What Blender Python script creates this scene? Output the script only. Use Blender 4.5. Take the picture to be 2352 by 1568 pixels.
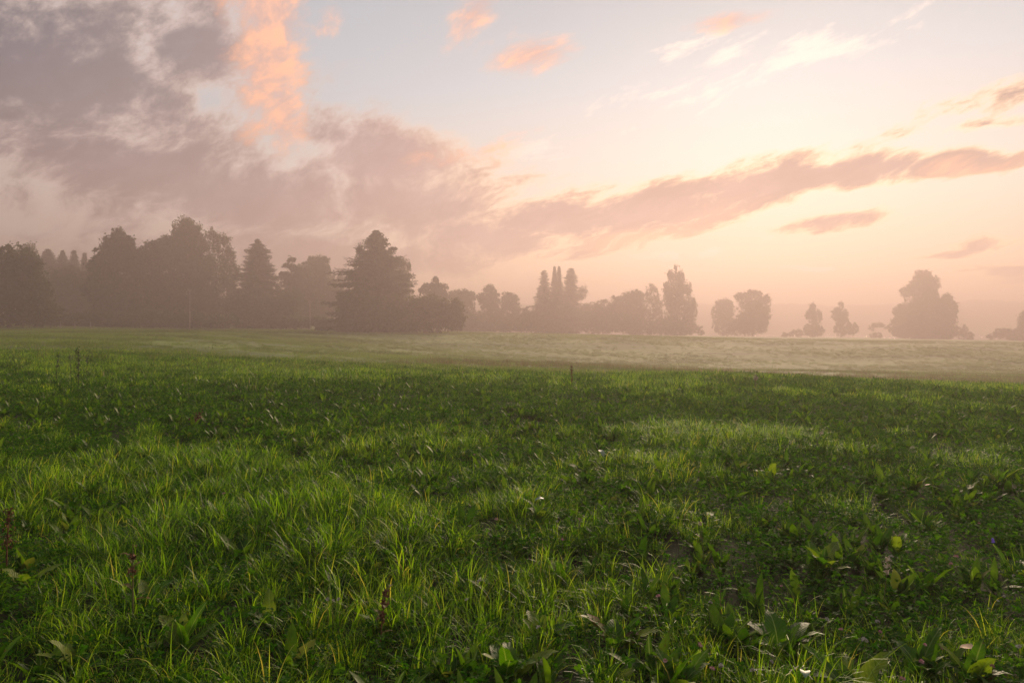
import bpy, math, random
import numpy as np
from mathutils import Vector

for o in list(bpy.data.objects):
    bpy.data.objects.remove(o, do_unlink=True)
scene = bpy.context.scene
COL = scene.collection
RNG = np.random.default_rng(11)
random.seed(11)
R = math.radians

# ------------------------------------------------------------------ camera
EYE = 1.6                      # eye height above the near meadow
FPX, CX, HOR = 1568.0, 1176.0, 735.0   # photograph measured on a 2352 x 1568 grid
cam_d = bpy.data.cameras.new('camera')
cam = bpy.data.objects.new('camera', cam_d)
COL.objects.link(cam)
cam.location = (0, 0, EYE)
cam.rotation_euler = (R(90), 0, 0)
cam_d.sensor_width = 36
cam_d.lens = 24
cam_d.shift_y = -(784.0 - HOR) / 2352.0
cam_d.clip_start = 0.05
cam_d.clip_end = 6000
scene.camera = cam

# ------------------------------------------------------------------ render
scene.render.engine = 'CYCLES'
cy = scene.cycles
cy.max_bounces = 5
cy.diffuse_bounces = 2
cy.glossy_bounces = 2
cy.transmission_bounces = 4
cy.transparent_max_bounces = 8
cy.volume_bounces = 2
cy.use_adaptive_sampling = True
cy.adaptive_threshold = 0.02
cy.use_denoising = True
cy.denoiser = 'OPENIMAGEDENOISE'
cy.denoising_input_passes = 'RGB_ALBEDO_NORMAL'
cy.sample_clamp_indirect = 6.0
vs = scene.view_settings
vs.view_transform = 'Standard'
vs.look = 'None'
vs.exposure = 1.0
vs.gamma = 1.0
vs.use_curve_mapping = False

# ------------------------------------------------------------------ world
SUN_AZ, SUN_EL = math.atan((1770 - CX) / FPX), R(16.0)
SKY_K = 0.1                    # background strength

def sky_ang(px, py):
    u, v = (px - CX) / FPX, (HOR - py) / FPX
    return math.atan(u), math.atan(v / math.sqrt(1 + u * u))

class NT:
    """small helper that writes node trees"""
    def __init__(self, tree):
        self.t = tree; self.n = tree.nodes; self.l = tree.links
        self.n.clear()
    def node(self, kind, **kw):
        n = self.n.new(kind)
        for k, v in kw.items():
            setattr(n, k, v)
        return n
    def put(self, sock, v):
        if isinstance(v, bpy.types.NodeSocket):
            self.l.new(v, sock)
        elif v is not None:
            if sock.type == 'RGBA' and len(v) == 3:
                v = (*v, 1)
            sock.default_value = v
    def math(self, op, a, b=None, c=None, clamp=False):
        n = self.node('ShaderNodeMath', operation=op, use_clamp=clamp)
        self.put(n.inputs[0], a); self.put(n.inputs[1], b); self.put(n.inputs[2], c)
        return n.outputs[0]
    def vmath(self, op, a, b=None, scale=None):
        n = self.node('ShaderNodeVectorMath', operation=op)
        self.put(n.inputs[0], a); self.put(n.inputs[1], b)
        if scale is not None:
            self.put(n.inputs['Scale'], scale)
        return n.outputs['Value'] if op in ('LENGTH', 'DOT_PRODUCT', 'DISTANCE') else n.outputs['Vector']
    def comb(self, x, y, z=0.0):
        n = self.node('ShaderNodeCombineXYZ')
        self.put(n.inputs[0], x); self.put(n.inputs[1], y); self.put(n.inputs[2], z)
        return n.outputs[0]
    def sep(self, v):
        n = self.node('ShaderNodeSeparateXYZ'); self.put(n.inputs[0], v)
        return n.outputs
    def map(self, v, loc=(0, 0, 0), rot=0.0, scale=(1, 1, 1), kind='TEXTURE'):
        n = self.node('ShaderNodeMapping', vector_type=kind)
        self.put(n.inputs['Vector'], v)
        n.inputs['Location'].default_value = loc
        n.inputs['Rotation'].default_value = (0, 0, rot)
        n.inputs['Scale'].default_value = scale
        return n.outputs[0]
    def noise(self, v, scale=1.0, detail=4.0, rough=0.55, color=False, dist=0.0, dim='3D'):
        n = self.node('ShaderNodeTexNoise', noise_dimensions=dim)
        self.put(n.inputs['Vector'], v)
        n.inputs['Scale'].default_value = scale
        n.inputs['Detail'].default_value = detail
        n.inputs['Roughness'].default_value = rough
        n.inputs['Distortion'].default_value = dist
        return n.outputs['Color' if color else 'Fac']
    def step(self, v, lo, hi, a=0.0, b=1.0, smooth=True):
        n = self.node('ShaderNodeMapRange', interpolation_type='SMOOTHSTEP' if smooth else 'LINEAR')
        self.put(n.inputs['Value'], v)
        self.put(n.inputs['From Min'], lo); self.put(n.inputs['From Max'], hi)
        self.put(n.inputs['To Min'], a); self.put(n.inputs['To Max'], b)
        return n.outputs['Result']
    def ramp(self, v, stops):
        n = self.node('ShaderNodeValToRGB'); self.put(n.inputs[0], v)
        e = n.color_ramp.elements
        while len(e) < len(stops):
            e.new(0.5)
        for el, (p, c) in zip(e, stops):
            el.position = p; el.color = (*c, 1)
        return n.outputs['Color']
    def mix(self, f, a, b, mode='MIX'):
        n = self.node('ShaderNodeMix', data_type='RGBA', blend_type=mode)
        self.put(n.inputs[0], f); self.put(n.inputs[6], a); self.put(n.inputs[7], b)
        return n.outputs[2]

def lin(r, g, b):
    f = lambda c: c / 12.92 if c <= 0.04045 else ((c + 0.055) / 1.055) ** 2.4
    return tuple(f(c / 255.0) for c in (r, g, b))

def build_world():
    w = bpy.data.worlds.new('World')
    scene.world = w
    w.use_nodes = True
    T = NT(w.node_tree)
    out = T.node('ShaderNodeOutputWorld')
    bg = T.node('ShaderNodeBackground')
    T.l.new(bg.outputs[0], out.inputs[0])
    d = T.node('ShaderNodeTexCoord').outputs['Generated']
    x, y, z = T.sep(d)
    az = T.math('ARCTAN2', x, y)
    el = T.math('ARCSINE', z)
    P = T.comb(az, el, 1.0)
    # closeness to the place where the sun comes up
    sd = (math.sin(SUN_AZ) * math.cos(R(2)), math.cos(SUN_AZ) * math.cos(R(2)), math.sin(R(2)))
    cosn = T.vmath('DOT_PRODUCT', d, sd)
    near = T.step(cosn, 0.80, 1.0)               # within ~37 degrees
    wide = T.step(cosn, 0.45, 1.0)
    # clear sky: the Nishita sky, veiled by warm morning air low down
    ns = T.node('ShaderNodeTexSky', sky_type='NISHITA')
    ns.sun_disc = False
    ns.sun_elevation = SUN_EL; ns.sun_rotation = SUN_AZ
    ns.air_density = 1.0; ns.dust_density = 2.0; ns.ozone_density = 2.0
    elc = T.math('MULTIPLY', el, 1 / 0.9, clamp=True)
    cool = T.ramp(elc, SKY_COOL)
    warm = T.ramp(elc, SKY_WARM)
    air = T.mix(wide, cool, warm)
    nsk = T.vmath('SCALE', ns.outputs[0], scale=SKY_NISHITA * SKY_K)
    base = T.mix(SKY_VEIL, nsk, air)
    # cloud coordinates
    zz = T.math('ADD', T.math('MAXIMUM', z, 0.0), 0.10)
    Q = T.comb(T.math('DIVIDE', x, zz), T.math('DIVIDE', y, zz))
    wa = T.noise(Q, 1.1, 3, 0.5, color=True, dim='2D')
    W = T.vmath('SCALE', T.vmath('SUBTRACT', wa, (0.5, 0.5, 0.5)), scale=0.055)
    Pw = T.vmath('ADD', P, T.vmath('MULTIPLY', W, (1.0, 0.7, 0)))
    streak = T.noise(T.map(Pw, rot=R(17), scale=(0.115, 0.034, 1)), 1.0, 8, 0.68, dim='2D')
    puff = T.noise(T.map(Pw, rot=R(40), scale=(0.075, 0.046, 1)), 1.0, 8, 0.67, dim='2D')
    east = T.step(az, -0.15, 0.1)
    fbm = T.math('ADD', T.math('MULTIPLY', streak, T.math('MULTIPLY_ADD', east, 0.5, 0.3)),
                 T.math('MULTIPLY', puff, T.math('MULTIPLY_ADD', east, -0.5, 0.7)))
    fbm = T.math('SUBTRACT', fbm, 0.5)

    def field(items, coords):
        res = None
        for (px, py, r1, r2, ang, wt) in items:
            a0, e0 = sky_ang(px, py)
            ca, sa = math.cos(R(ang)), math.sin(R(ang))
            a1, e1 = sky_ang(px + r1 * ca, py - r1 * sa)
            a2, e2 = sky_ang(px - r2 * sa, py - r2 * ca)
            rot = math.atan2(e1 - e0, a1 - a0)
            s1, s2 = math.hypot(a1 - a0, e1 - e0), math.hypot(a2 - a0, e2 - e0)
            cr, sr = math.cos(rot), math.sin(rot)
            dx = T.vmath('DOT_PRODUCT', coords, (cr / s1, sr / s1, -(a0 * cr + e0 * sr) / s1))
            dy = T.vmath('DOT_PRODUCT', coords, (-sr / s2, cr / s2, -(-a0 * sr + e0 * cr) / s2))
            ln = T.math('SQRT', T.math('MULTIPLY_ADD', dx, dx, T.math('MULTIPLY', dy, dy)))
            f = T.math('MULTIPLY_ADD', ln, -wt, wt)
            res = f if res is None else T.math('SMOOTH_MAX', res, f, 0.15)
        return res
    # thin high streaks
    f3 = T.math('ADD', field(CLOUD_WHITE, Pw), T.math('MULTIPLY', fbm, 5.0))
    d3 = T.step(f3, 0.0, 0.9, 0.0, 0.85)
    c3 = T.mix(near, C_WHITE_FAR, C_WHITE_NEAR)
    col = T.mix(d3, base, c3)
    # the grey and mauve sheets, thin edges lit through
    F1 = field(CLOUD_DARK, Pw)
    f1 = T.math('ADD', F1, T.math('MULTIPLY', fbm, T.math('MULTIPLY_ADD', east, 0.9, 2.4)))
    gap = T.math('MAXIMUM', field(CLOUD_GAP, Pw), 0.0)
    f1 = T.math('MULTIPLY_ADD', gap, -1.0, f1)
    d1 = T.step(f1, -0.15, 0.6)
    thick = T.step(f1, 0.05, 0.9)
    # tone runs from slate in the west to warm mauve by the sunrise
    tone = T.ramp(T.step(T.math('ADD', az, T.math('MULTIPLY', fbm, 0.25)), -0.75, 0.75, smooth=False), CLOUD_TONE)
    lowwarm = T.step(el, 0.40, 0.02)
    tone = T.mix(T.math('MULTIPLY', lowwarm, 0.55), tone, C_LOW)
    rim = T.mix(near, C_RIM_FAR, C_RIM_NEAR)
    c1 = T.mix(thick, rim, tone)
    mott = T.step(fbm, -0.2, 0.2, 1.14, 0.88)
    c1 = T.vmath('SCALE', c1, scale=mott)
    col = T.mix(d1, col, c1)
    # clouds that catch the first light
    f2 = T.math('ADD', field(CLOUD_LIT, Pw), T.math('MULTIPLY', fbm, 3.8))
    d2 = T.step(f2, 0.0, 1.4, 0.0, 0.86)
    c2 = T.mix(T.step(fbm, -0.10, 0.13), C_LIT_EDGE, C_LIT_CORE)
    col = T.mix(d2, col, c2)
    # below the horizon: dim ground bounce
    col = T.mix(T.step(z, -0.02, 0.0), (0.10, 0.09, 0.07), col)
    col = T.vmath('SCALE', col, scale=SKY_GAIN / SKY_K)
    T.l.new(col, bg.inputs['Color'])
    bg.inputs['Strength'].default_value = SKY_K
    w.cycles.sampling_method = 'MANUAL'
    w.cycles.sample_map_resolution = 512

SKY_NISHITA, SKY_VEIL, SKY_GAIN = 1.0, 0.955, 0.58
SKY_COOL = [(0.0, (0.62, 0.42, 0.33)), (0.12, (0.62, 0.47, 0.40)), (0.35, (0.50, 0.52, 0.56)),
            (0.52, (0.44, 0.48, 0.54)), (1.0, (0.43, 0.48, 0.55))]
SKY_WARM = [(0.0, (0.95, 0.50, 0.31)), (0.08, (1.08, 0.72, 0.51)), (0.20, (0.86, 0.77, 0.69)),
            (0.36, (0.60, 0.64, 0.68)), (0.52, (0.43, 0.475, 0.52)), (1.0, (0.44, 0.49, 0.56))]
CLOUD_TONE = [(0.0, (0.115, 0.130, 0.165)), (0.20, (0.29, 0.25, 0.265)), (0.42, (0.53, 0.38, 0.37)),
              (0.66, (0.46, 0.305, 0.275)), (1.0, (0.42, 0.32, 0.29))]
C_LOW = (0.60, 0.38, 0.33)
C_RIM_FAR, C_RIM_NEAR = (0.74, 0.57, 0.50), (1.40, 0.90, 0.50)
C_WHITE_FAR, C_WHITE_NEAR = (0.72, 0.62, 0.58), (1.20, 0.98, 0.86)
C_LIT_EDGE, C_LIT_CORE = (0.70, 0.44, 0.38), (1.25, 0.62, 0.38)
# px, py, half length, half width, angle, weight
CLOUD_DARK = [
    (80, 170, 680, 370, -8, 1.15), (330, 400, 640, 170, -8, 1.1), (-700, 300, 800, 600, 0, 1.5),
    (420, 110, 290, 240, 0, 1.0), (560, 450, 560, 140, -3, 1.2), (880, 375, 300, 130, -8, 1.3), (980, 460, 320, 110, -8, 1.2),
    (700, 590, 700, 90, -3, 1.0), (1130, 550, 360, 95, -3, 1.25),
    (1480, 485, 330, 76, 9, 1.6), (1730, 425, 310, 60, 13, 1.7), (1950, 392, 270, 46, 5, 1.7), (2200, 378, 250, 30, 4, 1.5),
    (1290, 505, 270, 85, 5, 1.4), (1930, 505, 160, 28, 9, 1.1), (2260, 565, 200, 15, 7, 1.0),
    (2310, 618, 190, 20, 2, 1.0), (2260, 296, 230, 18, 6, 0.8), (2330, 215, 240, 45, 17, 0.55),
]
CLOUD_GAP = [(440, 205, 120, 70, -35, 0.45), (50, 410, 150, 45, -10, 0.4), (330, 90, 60, 90, 20, 0.15), (690, 345, 90, 30, -10, 0.6)]
CLOUD_LIT = [
    (610, 10, 125, 170, 0, 2.0), (605, 150, 220, 105, 86, 2.0), (645, 265, 160, 62, -80, 1.7), (745, 50, 85, 40, 40, 0.7),
    (1095, 30, 100, 50, 50, 1.5), (1225, 130, 130, 55, 4, 1.7), (1175, 120, 80, 40, 0, 0.6),
    (1655, 38, 125, 36, 12, 1.4), (1090, 350, 170, 34, 16, 0.7), 
    (1600, 490, 140, 28, 22, 0.7), (1430, 548, 170, 26, 6, 0.7), (2230, 395, 160, 30, 10, 0.6),
]
CLOUD_WHITE = [
    (1860, 130, 210, 30, 18, 0.8), (1670, 110, 100, 32, 25, 0.7), (1620, 215, 200, 36, 12, 0.7),
    (2080, 30, 100, 18, 28, 0.4), (1250, 330, 190, 26, 10, 0.7), (430, 210, 170, 90, -40, 0.5), (60, 420, 150, 36, -10, 0.5),
    (1540, 125, 90, 24, 20, 0.5), (1820, 95, 120, 26, 10, 0.5), (1870, 612, 70, 7, 2, 1.4), (1080, 530, 120, 12, -4, 0.7),
    (90, 515, 330, 34, -9, 0.5), (1500, 590, 240, 20, 5, 0.5),
]
build_world()

# ------------------------------------------------------------------ sun
sun_d = bpy.data.lights.new('sun', 'SUN')
sun_d.energy = 5.0
sun_d.angle = R(30)
sun_d.color = (1.0, 0.74, 0.53)
sun = bpy.data.objects.new('sun', sun_d)
COL.objects.link(sun)
_sv = Vector((math.sin(SUN_AZ) * math.cos(SUN_EL), math.cos(SUN_AZ) * math.cos(SUN_EL), math.sin(SUN_EL)))
sun.rotation_euler = (-_sv).to_track_quat('-Z', 'Y').to_euler()
sun.location = _sv * 50

# ------------------------------------------------------------------ helpers
def tag(o, label=None, cat=None, group=None, kind=None):
    if label: o['label'] = label
    if cat: o['category'] = cat
    if group: o['group'] = group
    if kind: o['kind'] = kind
    return o

def link(name, data, parent=None, loc=(0, 0, 0)):
    o = bpy.data.objects.new(name, data)
    COL.objects.link(o)
    o.location = loc
    if parent is not None:
        o.parent = parent
    return o

def make_mesh(name, verts, faces, mat=None, smooth=False, attrs=None):
    """verts (n,3), faces: list of int arrays (m,3) or (m,4)"""
    me = bpy.data.meshes.new(name)
    verts = np.asarray(verts, np.float32)
    if not isinstance(faces, list):
        faces = [faces]
    faces = [np.asarray(f, np.int32) for f in faces if len(f)]
    me.vertices.add(len(verts))
    me.vertices.foreach_set('co', verts.ravel())
    nl = sum(f.size for f in faces); nf = sum(len(f) for f in faces)
    me.loops.add(nl); me.polygons.add(nf)
    me.loops.foreach_set('vertex_index', np.concatenate([f.ravel() for f in faces]))
    tot = np.concatenate([np.full(len(f), f.shape[1], np.int32) for f in faces])
    me.polygons.foreach_set('loop_start', np.concatenate([[0], np.cumsum(tot)[:-1]]).astype(np.int32))
    me.polygons.foreach_set('loop_total', tot)
    me.polygons.foreach_set('use_smooth', np.full(nf, smooth, bool))
    if attrs:
        for k, v in attrs.items():
            a = me.attributes.new(k, 'FLOAT', 'POINT')
            a.data.foreach_set('value', np.asarray(v, np.float32))
    me.update(calc_edges=True)
    if mat is not None:
        me.materials.append(mat)
    return me

def join_geo(parts):
    """parts: list of (verts, [faces...], attr) -> one"""
    V, F3, F4, A = [], [], [], []
    off = 0
    for v, fs, a in parts:
        V.append(v); A.append(a)
        for f in fs:
            (F3 if f.shape[1] == 3 else F4).append(f + off)
        off += len(v)
    faces = []
    if F3: faces.append(np.concatenate(F3))
    if F4: faces.append(np.concatenate(F4))
    return np.concatenate(V), faces, np.concatenate(A)

def tube(pts, radii, sides=6):
    pts = np.asarray(pts, float); n = len(pts)
    tan = np.gradient(pts, axis=0)
    tan /= np.linalg.norm(tan, axis=1)[:, None] + 1e-9
    ref = np.where(np.abs(tan[:, 2:3]) > 0.9, [[1.0, 0, 0]], [[0, 0, 1.0]])
    a = np.cross(tan, ref); a /= np.linalg.norm(a, axis=1)[:, None] + 1e-9
    b = np.cross(tan, a)
    th = np.arange(sides) * 2 * math.pi / sides
    ring = a[:, None] * np.cos(th)[None, :, None] + b[:, None] * np.sin(th)[None, :, None]
    v = (pts[:, None] + ring * np.asarray(radii, float)[:, None, None]).reshape(-1, 3)
    i = np.arange(n - 1)[:, None] * sides; j = np.arange(sides)[None]; k = (j + 1) % sides
    f = np.stack([i + j, i + k, i + sides + k, i + sides + j], -1).reshape(-1, 4)
    cap = np.array([[(n - 1) * sides + s, (n - 1) * sides + (s + 1) % sides, (n - 1) * sides + (s + 2) % sides] for s in range(0, sides - 2, 1)])
    return v, [f]

def rhombi(C, A, B):
    n = len(C)
    v = np.stack([C - A, C + B, C + A, C - B], 1).reshape(-1, 3)
    f = np.arange(4 * n, dtype=np.int32).reshape(-1, 4)
    return v, f

def vnoise(x, y, s, seed=0):
    """smooth 2-D value noise in numpy, -1..1"""
    x = np.asarray(x, float) / s + 1000.3 + seed * 17.7; y = np.asarray(y, float) / s + 1000.7 + seed * 9.1
    xi, yi = np.floor(x).astype(np.int64), np.floor(y).astype(np.int64)
    fx, fy = x - xi, y - yi
    fx, fy = fx * fx * (3 - 2 * fx), fy * fy * (3 - 2 * fy)
    def h(a, b):
        q = (a * 374761393 + b * 668265263 + seed * 69069) & 0xffffffff
        q = ((q ^ (q >> 13)) * 1274126177) & 0xffffffff
        return ((q ^ (q >> 16)) & 0xffff) / 32767.5 - 1
    return (h(xi, yi) * (1 - fx) + h(xi + 1, yi) * fx) * (1 - fy) + (h(xi, yi + 1) * (1 - fx) + h(xi + 1, yi + 1) * fx) * fy

def sst(x, a, b):
    t = np.clip((np.asarray(x, float) - a) / (b - a), 0, 1)
    return t * t * (3 - 2 * t)

FAR = 1.8      # stretch of the land beyond the near meadow

def ground_z(x, y):
    x = np.asarray(x, float); y = np.asarray(y, float)
    xp = np.maximum(x, 0); yp = np.clip(y, 0, 60)
    near = -0.00075 * np.minimum(xp, 60) * yp - 0.008 * yp + 0.010 * np.clip(-x, 0, 40)
    u = x / np.maximum(y, 6.0)
    near = near - 0.088 * np.logaddexp(0.0, (np.minimum(y, 85) - 25.5 + 3.0 * np.clip(u, 0, 1)) / 1.6) * 1.6 * (0.12 + 0.88 * sst(u, -0.62, 0.0))
    xf, yf = x / FAR, y / FAR
    far = -0.2 - 0.016 * np.clip(xf, -140, 160) - 0.018 * (np.minimum(yf, 190) - 90) / (1 + np.exp(-(xf + 30) / 12))
    far = far - 2.5 * np.exp(-((yf - 56) / 21.0) ** 2) * sst(xf, -32, 14)
    far = EYE + FAR * (far - EYE)
    s = sst(y, 30, 96)
    z = near * (1 - s) + far * s
    # down to the lake on the right, up to the wood on the left
    drop = sst(yf + 0.10 * xf, 186, 240) * sst(xf, -60, 40)
    z = z * (1 - drop) + (-17.5) * drop
    z = z + sst(yf, 395, 450) * sst(xf, -60, 40) * 17.0
    # tussocks and long swells
    r = np.hypot(x, y)
    z = z + 0.045 * vnoise(x, y, 1.7, 1) * sst(r, 0, 3) * (1 - sst(r, 40, 90)) + 0.025 * vnoise(x, y, 0.62, 2) * (1 - sst(r, 14, 30))
    z = z + (0.17 * vnoise(x, y, 14, 3) + 0.13 * vnoise(x, y, 6, 9) * (1 - sst(y, 60, 90))) * sst(r, 12, 30) + 0.38 * vnoise(x * 0.5, y, 30, 4) * sst(y, 75, 130) * (1 - sst(y, 220, 280))
    return z

def at(px, Y, py=None):
    """ground point seen in column px at depth Y"""
    X = (px - CX) / FPX * Y
    return Vector((X, Y, float(ground_z(X, Y))))

def ground_hit(px, py):
    """first ground point along the view ray through px, py"""
    u, v = (px - CX) / FPX, (HOR - py) / FPX
    ys = np.concatenate([np.arange(1.5, 40, 0.02), np.arange(40, 380, 0.3)])
    g = EYE + v * ys - ground_z(u * ys, ys)
    i = int(np.argmax(g <= 0))
    Y = float(ys[i])
    return Vector((u * Y, Y, float(ground_z(u * Y, Y))))

# ------------------------------------------------------------------ materials
def new_mat(name):
    m = bpy.data.materials.new(name)
    m.use_nodes = True
    T = NT(m.node_tree)
    out = T.node('ShaderNodeOutputMaterial')
    return m, T, out

def leafy(name, lo, mid, hi, trans=0.35, rough=0.45, spec=0.5, patch=None, attr='rnd', tint=(1.20, 1.38, 0.4), mottle=False):
    """leaf or blade: colour from a per-piece value, some light let through"""
    m, T, out = new_mat(name)
    a = T.node('ShaderNodeAttribute', attribute_name=attr).outputs['Fac']
    col = T.ramp(a, [(0.0, lo), (0.25, tuple(c * 1.3 for c in lo)), (0.58, mid), (0.93, hi), (1.0, (hi[0] * 1.5, hi[1] * 0.85, hi[2] * 5.0))])
    pos = T.node('ShaderNodeNewGeometry').outputs['Position']
    if patch:
        n = T.noise(pos, patch[0], 4, 0.6)
        f = T.step(n, 0.36, 0.64)
        col = T.mix(f, col, T.mix(1.0, col, patch[1], 'MULTIPLY'))
    p = T.node('ShaderNodeBsdfPrincipled')
    if mottle:
        ob = T.node('ShaderNodeTexCoord').outputs['Object']
        ox, oy, oz = T.sep(ob)
        rib = T.step(T.math('ABSOLUTE', oy), 0.0012, 0.0035)           # pale midrib
        vein = T.math('SINE', T.math('MULTIPLY_ADD', T.math('ABSOLUTE', oy), 420.0, T.math('MULTIPLY', oz, -330.0)))
        col = T.mix(T.step(vein, 0.55, 1.0, 0.0, 0.35), col, T.mix(1.0, col, (1.5, 1.4, 1.5), 'MULTIPLY'))
        sp = T.noise(pos, 38, 4, 0.7)
        col = T.mix(T.step(sp, 0.60, 0.70), col, (0.085, 0.060, 0.016))
        col = T.mix(T.step(T.noise(pos, 11, 3, 0.6), 0.4, 0.65), col, T.mix(1.0, col, (0.60, 0.68, 0.6), 'MULTIPLY'))
        col = T.mix(rib, (0.14, 0.19, 0.05), col)
        bp = T.node('ShaderNodeBump'); bp.inputs['Strength'].default_value = 0.5; bp.inputs['Distance'].default_value = 0.004
        T.put(bp.inputs['Height'], T.math('ADD', T.math('MULTIPLY', vein, 0.4), T.noise(pos, 70, 3))); T.l.new(bp.outputs[0], p.inputs['Normal'])
    T.put(p.inputs['Base Color'], col)
    p.inputs['Roughness'].default_value = rough
    p.inputs['Specular IOR Level'].default_value = spec
    t = T.node('ShaderNodeBsdfTranslucent')
    T.put(t.inputs['Color'], T.mix(1.0, col, tint, 'MULTIPLY'))
    mx = T.node('ShaderNodeMixShader')
    mx.inputs[0].default_value = trans
    T.l.new(p.outputs[0], mx.inputs[1]); T.l.new(t.outputs[0], mx.inputs[2])
    T.l.new(mx.outputs[0], out.inputs[0])
    return m

def plain(name, c1, c2, scale=8.0, rough=0.8, spec=0.3, bump=0.0):
    m, T, out = new_mat(name)
    pos = T.node('ShaderNodeTexCoord').outputs['Object']
    n = T.noise(pos, scale, 5, 0.6)
    p = T.node('ShaderNodeBsdfPrincipled')
    T.put(p.inputs['Base Color'], T.mix(T.step(n, 0.35, 0.65), c1, c2))
    p.inputs['Roughness'].default_value = rough
    p.inputs['Specular IOR Level'].default_value = spec
    if bump:
        b = T.node('ShaderNodeBump'); b.inputs['Strength'].default_value = bump
        b.inputs['Distance'].default_value = 0.02
        T.put(b.inputs['Height'], n); T.l.new(b.outputs[0], p.inputs['Normal'])
    T.l.new(p.outputs[0], out.inputs[0])
    return m

def ground_mat():
    m, T, out = new_mat('meadow_soil_and_far_grass')
    pos = T.node('ShaderNodeNewGeometry').outputs['Position']
    x, y, z = T.sep(pos)
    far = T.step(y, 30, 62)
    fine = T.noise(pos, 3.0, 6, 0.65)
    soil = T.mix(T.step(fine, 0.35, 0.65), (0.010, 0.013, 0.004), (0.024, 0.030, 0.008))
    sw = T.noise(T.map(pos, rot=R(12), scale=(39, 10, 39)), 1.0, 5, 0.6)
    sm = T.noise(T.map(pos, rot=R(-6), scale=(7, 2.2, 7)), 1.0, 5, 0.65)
    pale = T.mix(T.step(sw, 0.38, 0.62), (0.070, 0.110, 0.018), (0.135, 0.185, 0.036))  # far grass tone, low mist partly painted into it
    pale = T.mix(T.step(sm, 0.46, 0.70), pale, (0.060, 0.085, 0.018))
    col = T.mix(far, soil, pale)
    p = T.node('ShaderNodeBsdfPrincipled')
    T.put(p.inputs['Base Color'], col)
    p.inputs['Roughness'].default_value = 0.9
    p.inputs['Specular IOR Level'].default_value = 0.1
    b = T.node('ShaderNodeBump'); b.inputs['Strength'].default_value = 0.3
    b.inputs['Distance'].default_value = 0.12
    T.put(b.inputs['Height'], T.math('ADD', sm, T.math('MULTIPLY', fine, 0.5)))
    T.l.new(b.outputs[0], p.inputs['Normal'])
    T.l.new(p.outputs[0], out.inputs[0])
    return m

# ------------------------------------------------------------------ ground, lake, far shore, haze
def build_land():
    def axis(lo, hi, n, k):
        a, b = math.asinh(lo / k), math.asinh(hi / k)
        return np.sinh(np.linspace(a, b, n)) * k
    xs = axis(-1060, 1060, 345, 6.0); ys = axis(-80, 1060, 345, 6.0)
    X, Y = np.meshgrid(xs, ys)
    V = np.stack([X, Y, ground_z(X, Y)], -1).reshape(-1, 3)
    n = len(xs)
    i, j = np.meshgrid(np.arange(len(ys) - 1), np.arange(n - 1), indexing='ij')
    q = (i * n + j).ravel()
    F = np.stack([q, q + 1, q + n + 1, q + n], -1)
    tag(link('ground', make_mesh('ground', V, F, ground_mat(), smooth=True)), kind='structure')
    # lake
    m, T, out = new_mat('still_lake_water')
    p = T.node('ShaderNodeBsdfPrincipled')
    p.inputs['Base Color'].default_value = (0.02, 0.03, 0.035, 1)
    p.inputs['Roughness'].default_value = 0.12
    p.inputs['IOR'].default_value = 1.33
    pos = T.node('ShaderNodeNewGeometry').outputs['Position']
    b = T.node('ShaderNodeBump'); b.inputs['Strength'].default_value = 0.05; b.inputs['Distance'].default_value = 0.1
    T.put(b.inputs['Height'], T.noise(T.map(pos, scale=(4, 1.2, 1)), 1, 3)); T.l.new(b.outputs[0], p.inputs['Normal'])
    T.l.new(p.outputs[0], out.inputs[0])
    V = [(-80, 340, -12.1), (1040, 270, -12.1), (1040, 860, -12.1), (-80, 860, -12.1)]
    tag(link('lake', make_mesh('lake', V, np.array([[0, 1, 2, 3]]), m)), kind='structure')
    # wooded far shore
    hx = np.linspace(-250, 1040, 431)
    rows = []
    for dy, h in ((0, 0.0), (4, 0.45), (10, 0.8), (20, 1.0), (38, 0.98), (90, 0.9), (160, 0.0)):
        top = 33.5 + 4.0 * vnoise(hx, hx * 0 + dy * 0.3, 130, 5) + 1.5 * vnoise(hx, hx * 0 + dy, 45, 15) + 1.0 * vnoise(hx, hx * 0 + dy, 12, 6) + 0.8 * vnoise(hx, hx * 0 + dy, 4.5, 7)
        rows.append(np.stack([hx, 770 + dy + 4.5 * vnoise(hx, hx * 0 + dy, 13, 8), -13.0 + top * h], -1))
    V = np.concatenate(rows)
    n = len(hx)
    i, j = np.meshgrid(np.arange(len(rows) - 1), np.arange(n - 1), indexing='ij')
    q = (i * n + j).ravel()
    F = np.stack([q, q + 1, q + n + 1, q + n], -1)
    tag(link('hills', make_mesh('hills', V, F, plain('far_wood', (0.03, 0.045, 0.025), (0.06, 0.075, 0.04), 0.3, 1.0, 0.0))), kind='structure')

def build_haze():
    m, T, out = new_mat('morning_mist')
    v = T.node('ShaderNodeVolumePrincipled')
    v.inputs['Color'].default_value = HAZE_COL
    v.inputs['Density'].default_value = HAZE_DENSITY
    v.inputs['Anisotropy'].default_value = HAZE_G
    T.l.new(v.outputs[0], out.inputs['Volume'])
    x, y0, y1, z0, z1 = 1080, -90, 1080, -20.5, 33.5
    V = [(sx * x, y, z) for z in (z0, z1) for sx, y in ((-1, y0), (1, y0), (1, y1), (-1, y1))]
    F = np.array([[3, 2, 1, 0], [4, 5, 6, 7], [0, 1, 5, 4], [1, 2, 6, 5], [2, 3, 7, 6], [3, 0, 4, 7]])
    tag(link('haze', make_mesh('haze', V, F, m)), kind='stuff')

HAZE_DENSITY, HAZE_G, HAZE_COL = 0.0038, 0.50, (0.345, 0.288, 0.278, 1)
build_land()
build_haze()

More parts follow.
